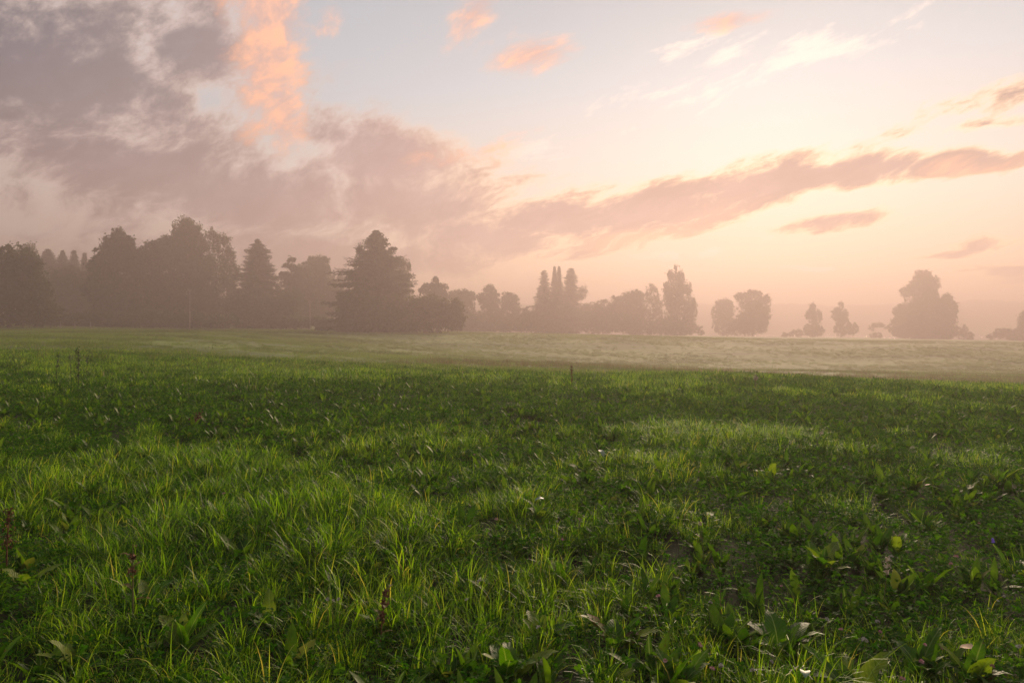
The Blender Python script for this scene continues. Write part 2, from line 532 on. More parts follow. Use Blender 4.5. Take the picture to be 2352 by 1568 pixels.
# ------------------------------------------------------------------ trees
BARK = plain('grey_brown_bark', (0.06, 0.05, 0.04), (0.11, 0.095, 0.08), 3.0, 0.9, 0.2, 0.5)
BIRCH = plain('pale_birch_bark', (0.12, 0.11, 0.10), (0.50, 0.48, 0.45), 1.6, 0.8, 0.2, 0.3)
LEAF_DARK = leafy('dense_broadleaf_foliage', (0.030, 0.042, 0.014), (0.042, 0.058, 0.018), (0.052, 0.068, 0.020), 0.22, 0.6, 0.08)
LEAF_BIRCH = leafy('birch_foliage', (0.038, 0.050, 0.018), (0.052, 0.066, 0.022), (0.068, 0.080, 0.026), 0.28, 0.6, 0.08)
NEEDLE = leafy('spruce_needles', (0.022, 0.034, 0.016), (0.030, 0.044, 0.019), (0.038, 0.052, 0.022), 0.12, 0.6, 0.06)

def rand_dirs(n):
    v = RNG.normal(size=(n, 3))
    return v / np.linalg.norm(v, axis=1)[:, None]

def leaf_cloud(C, size):
    """rhombic leaf sprays of random tilt round the centres C"""
    n = len(C)
    a = rand_dirs(n); t = rand_dirs(n)
    b = np.cross(a, t); b /= np.linalg.norm(b, axis=1)[:, None] + 1e-9
    s = size * RNG.uniform(0.6, 1.35, n)[:, None]
    return rhombi(C, a * s, b * s * 0.55)

def finish_tree(name, root, crown_v, crown_f, rnd, leaf_mat, wood, bark):
    me = make_mesh(name + '_crown', crown_v, crown_f, leaf_mat, attrs={'rnd': rnd})
    link('crown', me, root)
    v, f, _ = join_geo(wood)
    link('trunk', make_mesh(name + '_trunk', v, f, bark, smooth=True), root)

def tree_root(name, px, d, label, cat, group):
    p = at(px, d)
    o = link(name, None, None, p)
    o.empty_display_size = 0.5
    tag(o, label, cat, group)
    return o, p

def broad_tree(name, px, d, lobes, label, cat='tree', group='trees along the far field edge', leaf=0.18, dens=30.0,
               airy=0.0, mat=None, bark=None, hang=0.0, clump=0.62, trunk_r=0.17):
    d, leaf, clump, trunk_r = d * FAR, leaf * FAR, clump * FAR, trunk_r * 1.3
    root, p = tree_root(name, px, d, label, cat, group)
    s = d / FPX
    cs, rs = [], []
    for (lx, ly, rx, ry) in lobes:
        x = (lx - px) * s; z = EYE + (HOR - ly) * s - p.z
        r = np.array([rx * s, rx * s * RNG.uniform(0.8, 1.0), ry * s]) * 1.03
        cs.append(np.array([x, RNG.uniform(-0.35, 0.35) * rx * s, z])); rs.append(r * 0.95)
        if rx * s > 1.0 and ly < 745:
            for _ in range(3):                       # smaller boughs that break the outline
                u = rand_dirs(1)[0]; u[2] = abs(u[2]) * 0.9 - 0.15
                cs.append(cs[-1 - _] + u * r * 0.85); rs.append(r * RNG.uniform(0.28, 0.5))
    pts = []
    for c, r in zip(cs, rs):
        area = 4 * math.pi * ((r[0] * r[1]) ** 1.6 / 3 + (r[0] * r[2]) ** 1.6 / 3 + (r[1] * r[2]) ** 1.6 / 3) ** (1 / 1.6)
        n_sub = max(5, int(area * 0.80 * (1 - airy * 0.55)))
        u = rand_dirs(n_sub)
        rad = np.where(RNG.random(n_sub) < 0.72, RNG.uniform(0.70, 0.97, n_sub), RNG.uniform(0.2, 0.75, n_sub))
        edge = RNG.random(n_sub) < 0.30
        rad = np.where(edge, RNG.uniform(0.96, 1.16, n_sub), rad)
        sub = c + u * r * rad[:, None]
        m = max(6, int(dens * (0.0675 / (leaf * leaf)) * (1 - airy * 0.25)))
        size = clump * RNG.uniform(0.55, 1.35, n_sub)
        size = np.minimum(size, 0.55 * r.min() + 0.2) * np.where(edge, 0.5, 1.0)
        off = RNG.normal(size=(n_sub, m, 3)) * 0.50
        off[..., 2] *= (1 + hang)
        q = sub[:, None] + off * size[:, None, None]
        if hang:
            q[..., 2] -= np.abs(RNG.normal(size=(n_sub, m))) * hang * 1.2
        pts.append(q.reshape(-1, 3))
    C = np.concatenate(pts)
    C = C[C[:, 2] > 0.12]
    v, f = leaf_cloud(C, leaf)
    rnd = np.repeat(RNG.random(len(C)), 4)
    # trunk and limbs
    top = max(c[2] + r[2] * 0.4 for c, r in zip(cs, rs))
    hi = max(range(len(cs)), key=lambda i: cs[i][2])
    k = np.linspace(0, 1, 9)
    tx = cs[hi][0] * sst(k, 0.15, 1.0); ty = cs[hi][1] * sst(k, 0.15, 1.0)
    tr = trunk_r * (0.5 + top / 27.0)
    wob = np.cumsum(RNG.normal(size=(9, 2)) * 0.05, axis=0) * (k[:, None] > 0)
    stem = np.stack([tx + wob[:, 0], ty + wob[:, 1], k * top - 0.15], -1)
    wood = []
    sv, sf = tube(stem, tr * (1 - 0.86 * k) * (1 + 0.35 * np.exp(-k * 14)), 7)
    wood.append((sv, sf, np.zeros(len(sv))))
    for c, r in zip(cs, rs):
        zt = float(np.clip(c[2] - r[2] * 0.9, 0.12 * top, 0.9 * top)); kk = (zt + 0.15) / top
        i = min(int(kk * 8), 7); fr = kk * 8 - i
        st = stem[i] * (1 - fr) + stem[i + 1] * fr
        for e in range(3):
            en = c + rand_dirs(1)[0] * r * 0.6 if e else c
            mid = (st + en) / 2 + np.array([0, 0, 0.12 * np.linalg.norm(en - st)])
            t = np.linspace(0, 1, 5)[:, None]
            cur = (1 - t) ** 2 * st + 2 * t * (1 - t) * mid + t * t * en
            bv, bf = tube(cur, tr * 0.42 * (1 - kk * 0.6) * np.linspace(1, 0.2, 5), 5)
            wood.append((bv, bf, np.zeros(len(bv))))
    finish_tree(name, root, v, f, rnd, mat or LEAF_DARK, wood, bark or BARK)
    return root

def conifer(name, px, d, prof, label, cat='tree', group='trees along the far field edge', irregular=0.25, gap=0.0, extra=None,
            droop=0.25, whorl=0.26, spray=0.24, nmul=1.25):
    """prof: (row, half width in px) from the top down, measured on the photograph"""
    d, whorl, spray = d * FAR, whorl * FAR, spray * FAR
    root, p = tree_root(name, px, d, label, cat, group)
    s = d / FPX
    H = EYE + (HOR - prof[0][0]) * s - p.z
    zz = np.array([EYE + (HOR - r) * s - p.z for r, _ in prof])[::-1]
    ww = np.array([w * s for _, w in prof])[::-1]
    zs = np.arange(0.25, H - 0.1, whorl)
    CC, AA, BB, wood = [], [], [], []
    stem = np.stack([np.zeros(8), np.zeros(8), np.linspace(-0.1, H, 8)], -1)
    sv, sf = tube(stem, np.linspace(0.016 * H, 0.012, 8), 6)
    wood.append((sv, sf, np.zeros(len(sv))))
    for z in zs:
        L = float(np.interp(z, zz, ww))
        nb = int(np.clip(5 + L * 2.0, 6, 13) * nmul)
        sect = 1 + irregular * 0.35 * RNG.normal()
        a0 = RNG.uniform(0, 6.28)
        for b in range(nb):
            if RNG.random() < gap:
                continue
            a = a0 + b * 6.283 / nb + RNG.normal() * 0.18
            l = max(0.12, L * np.clip(sect, 0.6, 1.3) * (1 + RNG.normal() * irregular * 0.35) * (1.12 if RNG.random() < irregular * 0.3 else 1.0))
            up = 0.30 * (z / H) - 0.05
            n = max(4, int(l / (spray * 0.45)))
            t = np.linspace(0.12, 1, n)
            dz = up * l * t - droop * l * t ** 1.6 + 0.10 * l * t ** 4
            zc = z + RNG.uniform(-0.15, 0.15)
            hd = np.array([math.cos(a), math.sin(a), 0]); sd = np.array([-math.sin(a), math.cos(a), 0])
            c = hd * (l * t)[:, None]; c[:, 2] = zc + dz
            ok = c[:, 2] > 0.05
            wd = spray * (1.25 - 0.75 * t)
            for side in (-1, 0, 1):
                m = len(c)
                di = hd * 0.75 + sd * side * RNG.uniform(0.5, 1.1) + np.array([0, 0, -0.35 + 0.1 * abs(side)])
                di = di / np.linalg.norm(di)
                pr = np.cross(di, RNG.normal(size=3)); pr /= np.linalg.norm(pr)
                off = sd * side * (wd * 0.8)[:, None] + RNG.normal(size=(m, 3)) * spray * np.array([0.2, 0.2, 0.26])
                off[:, 2] -= np.abs(RNG.normal(size=m)) * spray * 0.45 * t
                sz = (wd * RNG.uniform(0.75, 1.2, m))[:, None]
                CC.append((c + off)[ok]); AA.append((di * sz)[ok]); BB.append((pr * sz * 0.42)[ok])
            if b % 2 == 0 and l > 0.7:
                q = np.stack([hd * 0, hd * l * 0.5, hd * l * 0.92]); q[:, 2] = [zc, zc + np.interp(0.5, t, dz), zc + np.interp(0.92, t, dz)]
                bv, bf = tube(q, [0.035, 0.022, 0.008], 4); wood.append((bv, bf, np.zeros(len(bv))))
    # leader
    n = 14
    c = np.stack([RNG.normal(size=n) * 0.03, RNG.normal(size=n) * 0.03, H - np.linspace(0.0, 1.4, n)], -1)
    di = rand_dirs(n) * 0.5 + np.array([0, 0, 0.9]); sz = np.linspace(0.08, 0.3, n)[:, None]
    CC.append(c); AA.append(di * sz); BB.append(rand_dirs(n) * sz * 0.4)
    C = np.concatenate(CC); v, f = rhombi(C, np.concatenate(AA), np.concatenate(BB))
    rnd = np.repeat(RNG.random(len(C)), 4)
    if extra:
        for (lx, ly, rx, ry) in extra:
            n = 500; d0 = 0.15 * FAR
            q = np.array([(lx - px) * s, 0, EYE + (HOR - ly) * s - p.z]) + RNG.normal(size=(n, 3)) * np.array([rx, rx, ry]) * s * 0.42
            v2, f2 = leaf_cloud(q, d0)
            f = np.concatenate([f, f2 + len(v)]); v = np.concatenate([v, v2]); rnd = np.concatenate([rnd, np.repeat(RNG.random(n), 4)])
            bv, bf = tube([(0, 0, q[:, 2].mean() - 0.9), (q[:, 0].mean() * 0.6, 0, q[:, 2].mean() - 0.4), (q[:, 0].mean(), 0, q[:, 2].mean())], [0.10, 0.07, 0.03], 5)
            wood.append((bv, bf, np.zeros(len(bv))))
    finish_tree(name, root, v, f, rnd, NEEDLE, wood, BARK)
    return root

GL = 'tall trees on the left behind the field'
GM = 'trees and bushes in the middle of the field edge'
GR = 'misty trees by the lake on the right'
B = dict(mat=LEAF_BIRCH, bark=BIRCH)
# --- left wood, near to far
broad_tree('broadleaf_tree', 20, 78, [(-40, 625, 60, 55), (28, 596, 42, 34), (68, 622, 28, 42), (10, 650, 60, 50), (75, 680, 42, 48), (20, 705, 85, 42), (90, 720, 40, 28)],
           'darkest rounded broadleaf tree, at the very left edge of the field', group=GL)
broad_tree('broadleaf_tree', 62, 125, [(62, 578, 16, 18), (50, 612, 26, 36), (70, 625, 18, 40)], 'small pale treetop peeping over the dark leftmost tree', group=GL)
conifer('spruce_tree', 110, 140, [(572, 3), (580, 9), (592, 15), (612, 20), (660, 24), (745, 24)], 'leftmost of four small misty conifers beyond the wood', group=GL)
conifer('spruce_tree', 144, 140, [(576, 2), (586, 7), (600, 13), (630, 18), (745, 22)], 'second from left of four small misty conifers', group=GL)
conifer('spruce_tree', 170, 140, [(574, 2), (584, 6), (600, 10), (630, 15), (745, 20)], 'third from left of four small misty conifers', group=GL)
conifer('spruce_tree', 194, 140, [(580, 1), (594, 5), (612, 9), (640, 13), (745, 18)], 'slimmest and rightmost of four small misty conifers', group=GL)
broad_tree('broadleaf_tree', 150, 112, [(118, 655, 34, 36), (165, 652, 34, 38), (202, 660, 28, 38), (135, 700, 60, 40), (190, 705, 50, 36)],
           'low broad grey tree filling the gap below the small conifers', group=GL)
broad_tree('broadleaf_tree', 272, 100, [(270, 540, 14, 16), (262, 560, 24, 22), (288, 562, 20, 20), (248, 585, 26, 26), (302, 582, 24, 24), (224, 598, 11, 9), (240, 618, 28, 32),
            (278, 615, 44, 38), (314, 612, 18, 32), (250, 665, 44, 42), (302, 668, 36, 46), (270, 712, 58, 30)], 'big dense broadleaf tree with ragged pointed top, left wood', group=GL)
broad_tree('broadleaf_tree', 362, 106, [(348, 576, 20, 20), (380, 560, 24, 18), (352, 615, 34, 38), (390, 605, 34, 44), (368, 668, 46, 46), (358, 715, 48, 28)],
           'round shouldered broadleaf tree left of the tallest birch', group=GL)
broad_tree('birch_tree', 432, 108, [(420, 518, 20, 18), (408, 536, 12, 16), (438, 528, 18, 20), (456, 524, 8, 14), (430, 562, 32, 28), (454, 562, 16, 28), (432, 610, 40, 40),
            (455, 620, 26, 40), (438, 670, 46, 46), (440, 710, 48, 30)], 'tallest tree of the left wood, a birch with a domed top', group=GL, hang=0.5, **B)
broad_tree('birch_tree', 508, 112, [(484, 537, 11, 12), (478, 556, 7, 10), (502, 545, 11, 13), (520, 552, 9, 16), (494, 578, 15, 18), (520, 588, 16, 24), (483, 605, 9, 16), (508, 622, 24, 28),
            (534, 625, 12, 34), (505, 668, 38, 36), (508, 712, 46, 28)], 'airy birch with sky showing through, right of the tallest tree', group=GL, airy=0.55, hang=0.7, clump=0.5, **B)
conifer('spruce_tree', 592, 108, [(551, 2), (560, 12), (575, 20), (592, 22), (612, 28), (635, 40), (660, 44), (740, 46)], 'broad spruce standing alone right of the tall birches', group=GL, irregular=0.45, gap=0.12)
broad_tree('thicket', 610, 104, [(555, 702, 36, 38), (612, 712, 44, 32), (660, 706, 36, 34), (590, 728, 60, 20)], 'low dark thicket below the broad spruce', 'bush', GL)
broad_tree('pine_tree', 668, 114, [(668, 598, 9, 6), (660, 611, 13, 5), (676, 618, 11, 7), (652, 629, 12, 5), (672, 640, 22, 12), (662, 668, 30, 22), (670, 705, 36, 34)],
           'small pine with layered sparse top in the left wood', group=GL, mat=NEEDLE, clump=0.45)
broad_tree('broadleaf_tree', 698, 120, [(697, 622, 16, 16), (692, 655, 28, 32), (702, 700, 36, 42)], 'short round tree between the small pine and a twin-topped tree', group=GL)
broad_tree('broadleaf_tree', 735, 126, [(717, 605, 12, 15), (738, 602, 14, 13), (746, 625, 12, 22), (728, 640, 26, 30), (740, 680, 34, 44), (732, 718, 40, 26)],
           'twin-topped broadleaf tree at the right end of the left wood', group=GL)
broad_tree('broadleaf_tree', 772, 150, [(762, 645, 8, 15), (766, 690, 15, 40), (781, 644, 8, 12), (780, 690, 14, 46)], 'slight pale tree half hidden left of the big spruce', group=GL, clump=0.5)
broad_tree('hedge', 330, 92, [(140, 738, 60, 14), (240, 736, 60, 16), (340, 734, 60, 16), (430, 736, 55, 16), (510, 738, 50, 14)], 'low dark hedge along the foot of the left wood', 'hedge', GL, trunk_r=0.06)
broad_tree('hedge', 680, 100, [(600, 740, 45, 11), (670, 740, 45, 12), (735, 742, 40, 11)], 'low dark hedge between broad spruce and big spruce', 'hedge', GM, trunk_r=0.06)
# --- middle
conifer('spruce_tree', 864, 88, [(530, 2), (540, 9), (552, 20), (564, 24), (576, 25), (590, 36), (605, 46), (625, 52), (650, 60), (680, 66), (705, 70), (760, 76)],
        'big ragged spruce standing forward in the middle of the picture', group=GM, irregular=0.8, gap=0.05, droop=0.22, whorl=0.20, spray=0.30, nmul=1.5,
        extra=[(826, 574, 8, 13), (836, 590, 12, 12), (902, 572, 9, 4), (898, 600, 14, 12)])
broad_tree('dark_bush', 815, 85, [(798, 686, 20, 18), (790, 718, 15, 36), (826, 705, 38, 40), (815, 735, 36, 26)], 'dense dark bush hugging the left side of the big spruce', 'bush', GM)
broad_tree('birch_tree', 920, 104, [(912, 602, 12, 13), (930, 612, 12, 18), (918, 640, 20, 24), (937, 645, 7, 24), (920, 690, 30, 36)], 'airy birch leaning out right of the big spruce', group=GM, airy=0.45, hang=0.5, clump=0.5, **B)
broad_tree('dark_bush', 910, 84, [(895, 715, 40, 38), (935, 712, 34, 30), (915, 738, 52, 24)], 'dark bush at the right foot of the big spruce', 'bush', GM)
broad_tree('dark_bush', 1005, 85, [(965, 706, 30, 24), (1002, 710, 34, 28), (1040, 716, 22, 28), (1054, 735, 11, 22), (1000, 736, 60, 22)], 'long dark bush ending in a steep right side, mid field edge', 'bush', GM)
broad_tree('pine_tree', 1002, 118, [(1002, 645, 9, 8), (988, 658, 16, 7), (1010, 660, 16, 9), (974, 668, 12, 6), (1000, 680, 28, 16), (1000, 705, 34, 26)],
           'small layered pine rising behind the long dark bush', group=GM, mat=NEEDLE, clump=0.45)
broad_tree('broadleaf_tree', 1062, 135, [(1048, 680, 16, 13), (1072, 681, 18, 14), (1062, 708, 28, 28), (1062, 742, 32, 24)], 'round misty tree just right of the long dark bush', group=GM)
broad_tree('broadleaf_tree', 1124, 145, [(1125, 667, 13, 12), (1116, 690, 18, 18), (1136, 690, 13, 20), (1122, 728, 26, 34)], 'misty dome-shaped tree with a pointed crown, mid field edge', group=GM, clump=0.5)
broad_tree('broadleaf_tree', 1172, 148, [(1163, 684, 12, 13), (1181, 688, 11, 16), (1170, 720, 22, 32), (1206, 730, 15, 24)], 'flat topped misty tree left of the three slender spruces', group=GM, clump=0.5)
conifer('spruce_tree', 1250, 145, [(618, 2), (624, 6), (640, 9), (660, 15), (685, 22), (705, 30), (768, 32)], 'leftmost of the slender spruces, cone with toothed left edge', group=GM, irregular=0.3, whorl=0.42)
conifer('spruce_tree', 1274, 146, [(612, 1), (622, 4), (645, 8), (675, 12), (768, 14)], 'left spire of the close twin spruces', group=GM, irregular=0.25, whorl=0.24, spray=0.19)
conifer('spruce_tree', 1284, 144, [(611, 1), (622, 4), (645, 8), (675, 12), (768, 14)], 'right spire of the close twin spruces', group=GM, irregular=0.25, whorl=0.24, spray=0.19)
conifer('spruce_tree', 1311, 145, [(616, 5), (620, 9), (630, 13), (650, 16), (672, 19), (695, 20), (768, 16)], 'blunt round-topped conifer, rightmost of the slender group', group=GM, irregular=0.3, whorl=0.36,
        extra=[(1338, 668, 13, 12), (1332, 682, 14, 8)])
broad_tree('thicket', 1280, 142, [(1238, 738, 24, 26), (1280, 738, 30, 26), (1320, 738, 26, 26)], 'misty undergrowth at the foot of the slender spruces', 'bush', GM)
broad_tree('hedge', 1140, 142, [(1085, 744, 34, 20), (1130, 746, 34, 20), (1180, 744, 36, 22), (1215, 742, 24, 24)], 'misty bank of bushes between long dark bush and slender spruces', 'bush', GM, trunk_r=0.06)
broad_tree('hedge', 1385, 148, [(1350, 722, 24, 26), (1384, 718, 22, 28), (1414, 712, 20, 30), (1380, 745, 52, 20)], 'misty bank of bushes right of the slender spruces', 'bush', GM)
broad_tree('broadleaf_tree', 1452, 148, [(1438, 688, 15, 16), (1462, 684, 16, 17), (1452, 712, 27, 32), (1450, 745, 32, 22)], 'round misty tree left of the tall lone birch', group=GM)
broad_tree('birch_tree', 1497, 156, [(1495, 668, 12, 14), (1488, 694, 16, 22), (1510, 698, 11, 24), (1497, 735, 26, 30)], 'thin pale tree close beside the tall lone birch', group=GM, airy=0.5, clump=0.5, **B)
broad_tree('birch_tree', 1558, 147, [(1552, 616, 5, 9), (1543, 634, 10, 14), (1561, 634, 10, 15), (1553, 662, 20, 20), (1532, 658, 8, 14), (1580, 662, 9, 16), (1534, 685, 9, 16), (1560, 700, 30, 28), (1586, 712, 12, 34), (1560, 745, 36, 24)],
           'tall lone birch with a pointed crown, right of centre', group=GR, hang=0.5, clump=0.5, **B)
broad_tree('hedge', 1500, 152, [(1470, 752, 36, 16), (1525, 750, 34, 18), (1575, 754, 26, 14)], 'misty undergrowth left of the tall lone birch', 'bush', GM, trunk_r=0.06)
broad_tree('small_bush', 1609, 150, [(1608, 760, 9, 10)], 'tiny bush at the right foot of the tall lone birch', 'bush', GR, clump=0.4, trunk_r=0.05)
# --- right, by the lake
broad_tree('broadleaf_tree', 1662, 172, [(1660, 699, 17, 12), (1647, 720, 12, 24), (1672, 714, 15, 20), (1662, 745, 25, 24)], 'paler of the two round trees beside the lake', group=GR, clump=0.5)
broad_tree('broadleaf_tree', 1728, 156, [(1704, 682, 14, 10), (1732, 676, 16, 9), (1756, 688, 11, 11), (1716, 704, 22, 18), (1745, 706, 20, 20), (1756, 726, 12, 20), (1724, 742, 38, 26), (1690, 752, 16, 16)], 'darker of the two round trees beside the lake, flat top', group=GR)
broad_tree('small_bush', 1832, 165, [(1832, 764, 13, 8), (1806, 769, 10, 4)], 'low bush left of two narrow lakeside trees', 'bush', GR, clump=0.4, trunk_r=0.05)
broad_tree('narrow_tree', 1867, 165, [(1865, 704, 6, 11), (1866, 726, 12, 17), (1878, 732, 10, 20), (1866, 757, 21, 17)], 'left of two narrow lakeside trees', group=GR, clump=0.45)
broad_tree('narrow_tree', 1931, 165, [(1930, 703, 6, 10), (1924, 724, 13, 16), (1940, 726, 9, 15), (1932, 752, 19, 20), (1958, 756, 13, 14)], 'right of two narrow lakeside trees, with a low skirt', group=GR, clump=0.45)
broad_tree('small_tree', 2008, 165, [(2014, 746, 16, 4), (2032, 751, 9, 4), (2000, 755, 7, 5), (2010, 770, 14, 6)], 'small crooked tree with a thin arching flat crown', group=GR, airy=0.4, clump=0.35, leaf=0.13, trunk_r=0.09)
broad_tree('broadleaf_tree', 2122, 160, [(2118, 636, 18, 15), (2104, 656, 16, 16), (2138, 652, 16, 18), (2084, 670, 15, 12), (2122, 680, 26, 20), (2098, 704, 22, 20), (2070, 716, 14, 16), (2146, 700, 20, 20), (2120, 732, 54, 26), (2066, 752, 22, 22), (2120, 762, 66, 18)],
           'largest tree on the right, broad stepped crown by the lake', group=GR)
broad_tree('broadleaf_tree', 2176, 158, [(2174, 688, 10, 15), (2178, 715, 17, 25), (2176, 750, 22, 28)], 'slimmer tree joined to the right side of the largest right tree', group=GR)
broad_tree('small_bush', 2220, 158, [(2217, 757, 6, 11), (2220, 772, 16, 11)], 'small pointed bush standing apart right of the largest right tree', 'bush', GR, clump=0.4, trunk_r=0.05)
broad_tree('small_bush', 2300, 150, [(2302, 766, 22, 11), (2276, 775, 9, 6), (2325, 772, 18, 10)], 'low spreading bush near the right edge of the picture', 'bush', GR, clump=0.4, trunk_r=0.05)
broad_tree('broadleaf_tree', 2362, 148, [(2352, 745, 10, 15), (2366, 735, 18, 25), (2360, 768, 26, 16)], 'tree cut off by the right edge of the picture', group=GR)

# --- poles and fence posts by the left wood
POLE = plain('weathered_pale_wood', (0.13, 0.115, 0.10), (0.20, 0.175, 0.15), 6.0, 0.8, 0.2, 0.2)
METAL = plain('dull_grey_fitting', (0.3, 0.3, 0.3), (0.4, 0.4, 0.4), 6.0, 0.5, 0.5)
def pole(px, d, top_row, r, label):
    d = d * FAR
    root, p = tree_root('wooden_pole', px, d, label, 'pole', 'pale poles before the left wood')
    h = EYE + (HOR - top_row) * d / FPX - p.z
    v, f = tube([(0, 0, -0.1), (0, 0, h * 0.5), (0, 0, h)], [r, r * 0.9, r * 0.75], 8)
    link('post', make_mesh('pole_post', v, f, POLE, smooth=True), root)
    v, f = tube([(-0.45, 0, h - 0.35), (0, 0.0, h - 0.35), (0.45, 0, h - 0.35)], [0.05] * 3, 6)
    link('crossarm', make_mesh('pole_arm', v, f, POLE), root)
    for sx in (-0.38, 0.38):
        v, f = tube([(sx, 0, h - 0.32), (sx, 0, h - 0.22), (sx, 0, h - 0.16)], [0.03, 0.045, 0.02], 6)
        link('insulator', make_mesh('pole_insulator', v, f, METAL), root)
pole(436, 88, 664, 0.15, 'taller pale pole standing in front of the left wood')
pole(712, 96, 690, 0.14, 'shorter pale pole in front of the hedge, left of the big spruce')
def fence_post(px, d, label):
    p = at(px, d * FAR)
    v, f = tube([(0, 0, -0.1), (0, 0, 0.9), (0, 0, 1.42), (0.0, 0, 1.48)], [0.10, 0.095, 0.09, 0.03], 6)
    tag(link('fence_post', make_mesh('fence_post', v, f, POLE), None, p), label, 'post', 'fence posts at the foot of the left wood')
fence_post(139, 80, 'leftmost of three short pale fence posts')
fence_post(172, 80, 'middle one of three short pale fence posts')
fence_post(208, 80, 'rightmost of three short pale fence posts')

# ------------------------------------------------------------------ meadow
GRASS = leafy('meadow_grass_blade', (0.024, 0.062, 0.002), (0.138, 0.250, 0.004), (0.33, 0.430, 0.018), 0.52, 0.38, 0.15,
              patch=(0.55, (0.62, 0.75, 0.65)))
HERB = leafy('clover_leaf', (0.014, 0.048, 0.002), (0.036, 0.100, 0.003), (0.078, 0.155, 0.005), 0.48, 0.65, 0.04,
             patch=(0.8, (0.75, 0.85, 0.7)))
BROAD = leafy('broad_weed_leaf', (0.020, 0.052, 0.002), (0.048, 0.100, 0.004), (0.090, 0.145, 0.008), 0.42, 0.50, 0.12, mottle=True)
FIELD = leafy('mist_paled_field_grass', (0.085, 0.140, 0.022), (0.140, 0.195, 0.036), (0.20, 0.225, 0.055), 0.4, 0.6, 0.1, patch=(0.10, (0.52, 0.56, 0.42)))  # paler field growth, with some of the low mist's paleness put into the colour
DRY = leafy('dry_weed_stem', (0.070, 0.060, 0.022), (0.11, 0.090, 0.035), (0.17, 0.13, 0.06), 0.3, 0.6, 0.1)

def blades(n, bx, by, azim, length, width, lean, bend, nseg=4, twist=0.5):
    """grass blades as tapering strips that bow over; returns verts, faces, per-vertex value"""
    t = np.linspace(0, 1, nseg + 1)
    th = lean[:, None] + bend[:, None] * t[None] ** 1.6
    ds = length[:, None] / nseg
    r = np.concatenate([np.zeros((n, 1)), np.cumsum(np.sin(th[:, :-1]) * ds, 1)], 1)
    z = np.concatenate([np.zeros((n, 1)), np.cumsum(np.cos(th[:, :-1]) * ds, 1)], 1)
    ca, sa = np.cos(azim)[:, None], np.sin(azim)[:, None]
    P = np.stack([bx[:, None] + r * ca, by[:, None] + r * sa, z - 0.015], -1)
    tw = RNG.normal(size=n) * twist
    sx, sy = -np.sin(azim + tw), np.cos(azim + tw)
    w = width[:, None] * (1 - t[None] ** 2.2) * 0.5 + 1e-5
    S = np.stack([sx[:, None] * w, sy[:, None] * w, np.zeros_like(w)], -1)
    V = np.concatenate([P[:, :-1] - S[:, :-1], P[:, :-1] + S[:, :-1], P[:, -1:]], 1)      # n, 2*nseg+1
    k = 2 * nseg + 1
    base = np.arange(n)[:, None] * k
    j = np.arange(nseg - 1)[None]
    q = np.stack([base + j, base + nseg + j, base + nseg + j + 1, base + j + 1], -1).reshape(-1, 4)
    tri = np.stack([base[:, 0] + nseg - 1, base[:, 0] + 2 * nseg - 1, base[:, 0] + 2 * nseg], -1)
    return V.reshape(-1, 3), [tri, q], np.repeat(RNG.random(n), k)

def tuft(n, rad, l0, l1, w0, w1, lean, bend, nseg=4, long_frac=0.15, bmin=0.15):
    a = RNG.uniform(0, 6.283, n); r = rad * np.sqrt(RNG.random(n))
    az = a + RNG.normal(size=n) * 0.9
    L = RNG.uniform(l0, l1, n) * np.where(RNG.random(n) < long_frac, 1.35, 1.0)
    return blades(n, r * np.cos(a), r * np.sin(a), az, L, RNG.uniform(w0, w1, n),
                  np.abs(RNG.normal(size=n)) * lean * (0.4 + r / rad), RNG.uniform(bmin, 1.0, n) * bend, nseg)

def leaf_strip(L, W, lean, bend, azim, base, nseg=5, fold=0.25, wave=0.0, peak=0.45):
    """one broad leaf with a folded midrib; three verts across"""
    t = np.linspace(0, 1, nseg + 1)
    th = lean + bend * t ** 1.3
    r = np.concatenate([[0], np.cumsum(np.sin(th[:-1])) * L / nseg]); z = np.concatenate([[0], np.cumsum(np.cos(th[:-1])) * L / nseg])
    h = np.array([math.cos(azim), math.sin(azim), 0]); s = np.array([-math.sin(azim), math.cos(azim), 0])
    P = np.array(base) + h * r[:, None]; P[:, 2] += z
    w = W * 0.5 * np.abs(np.sin(np.pi * np.clip(t, 0, 1) ** (math.log(0.5) / math.log(peak)))) ** 0.55 * (0.55 + 0.45 * sst(t, 0, 0.45)) + W * 0.05 * (1 - t)
    nrm = np.stack([-np.cos(th) * h[0], -np.cos(th) * h[1], np.sin(th)], -1)
    wl = w * (1 + wave * RNG.normal(size=nseg + 1)); wr = w * (1 + wave * RNG.normal(size=nseg + 1))
    A = P - s * wl[:, None] + nrm * (wl * fold + wave * 0.012 * RNG.normal(size=nseg + 1))[:, None]
    C = P + s * wr[:, None] + nrm * (wr * fold + wave * 0.012 * RNG.normal(size=nseg + 1))[:, None]
    V = np.concatenate([A, P, C]); k = nseg + 1
    j = np.arange(nseg)
    F = np.concatenate([np.stack([j, j + k, j + k + 1, j + 1], -1), np.stack([j + k, j + 2 * k, j + 2 * k + 1, j + k + 1], -1)])
    return V, [F], np.full(len(V), RNG.random())

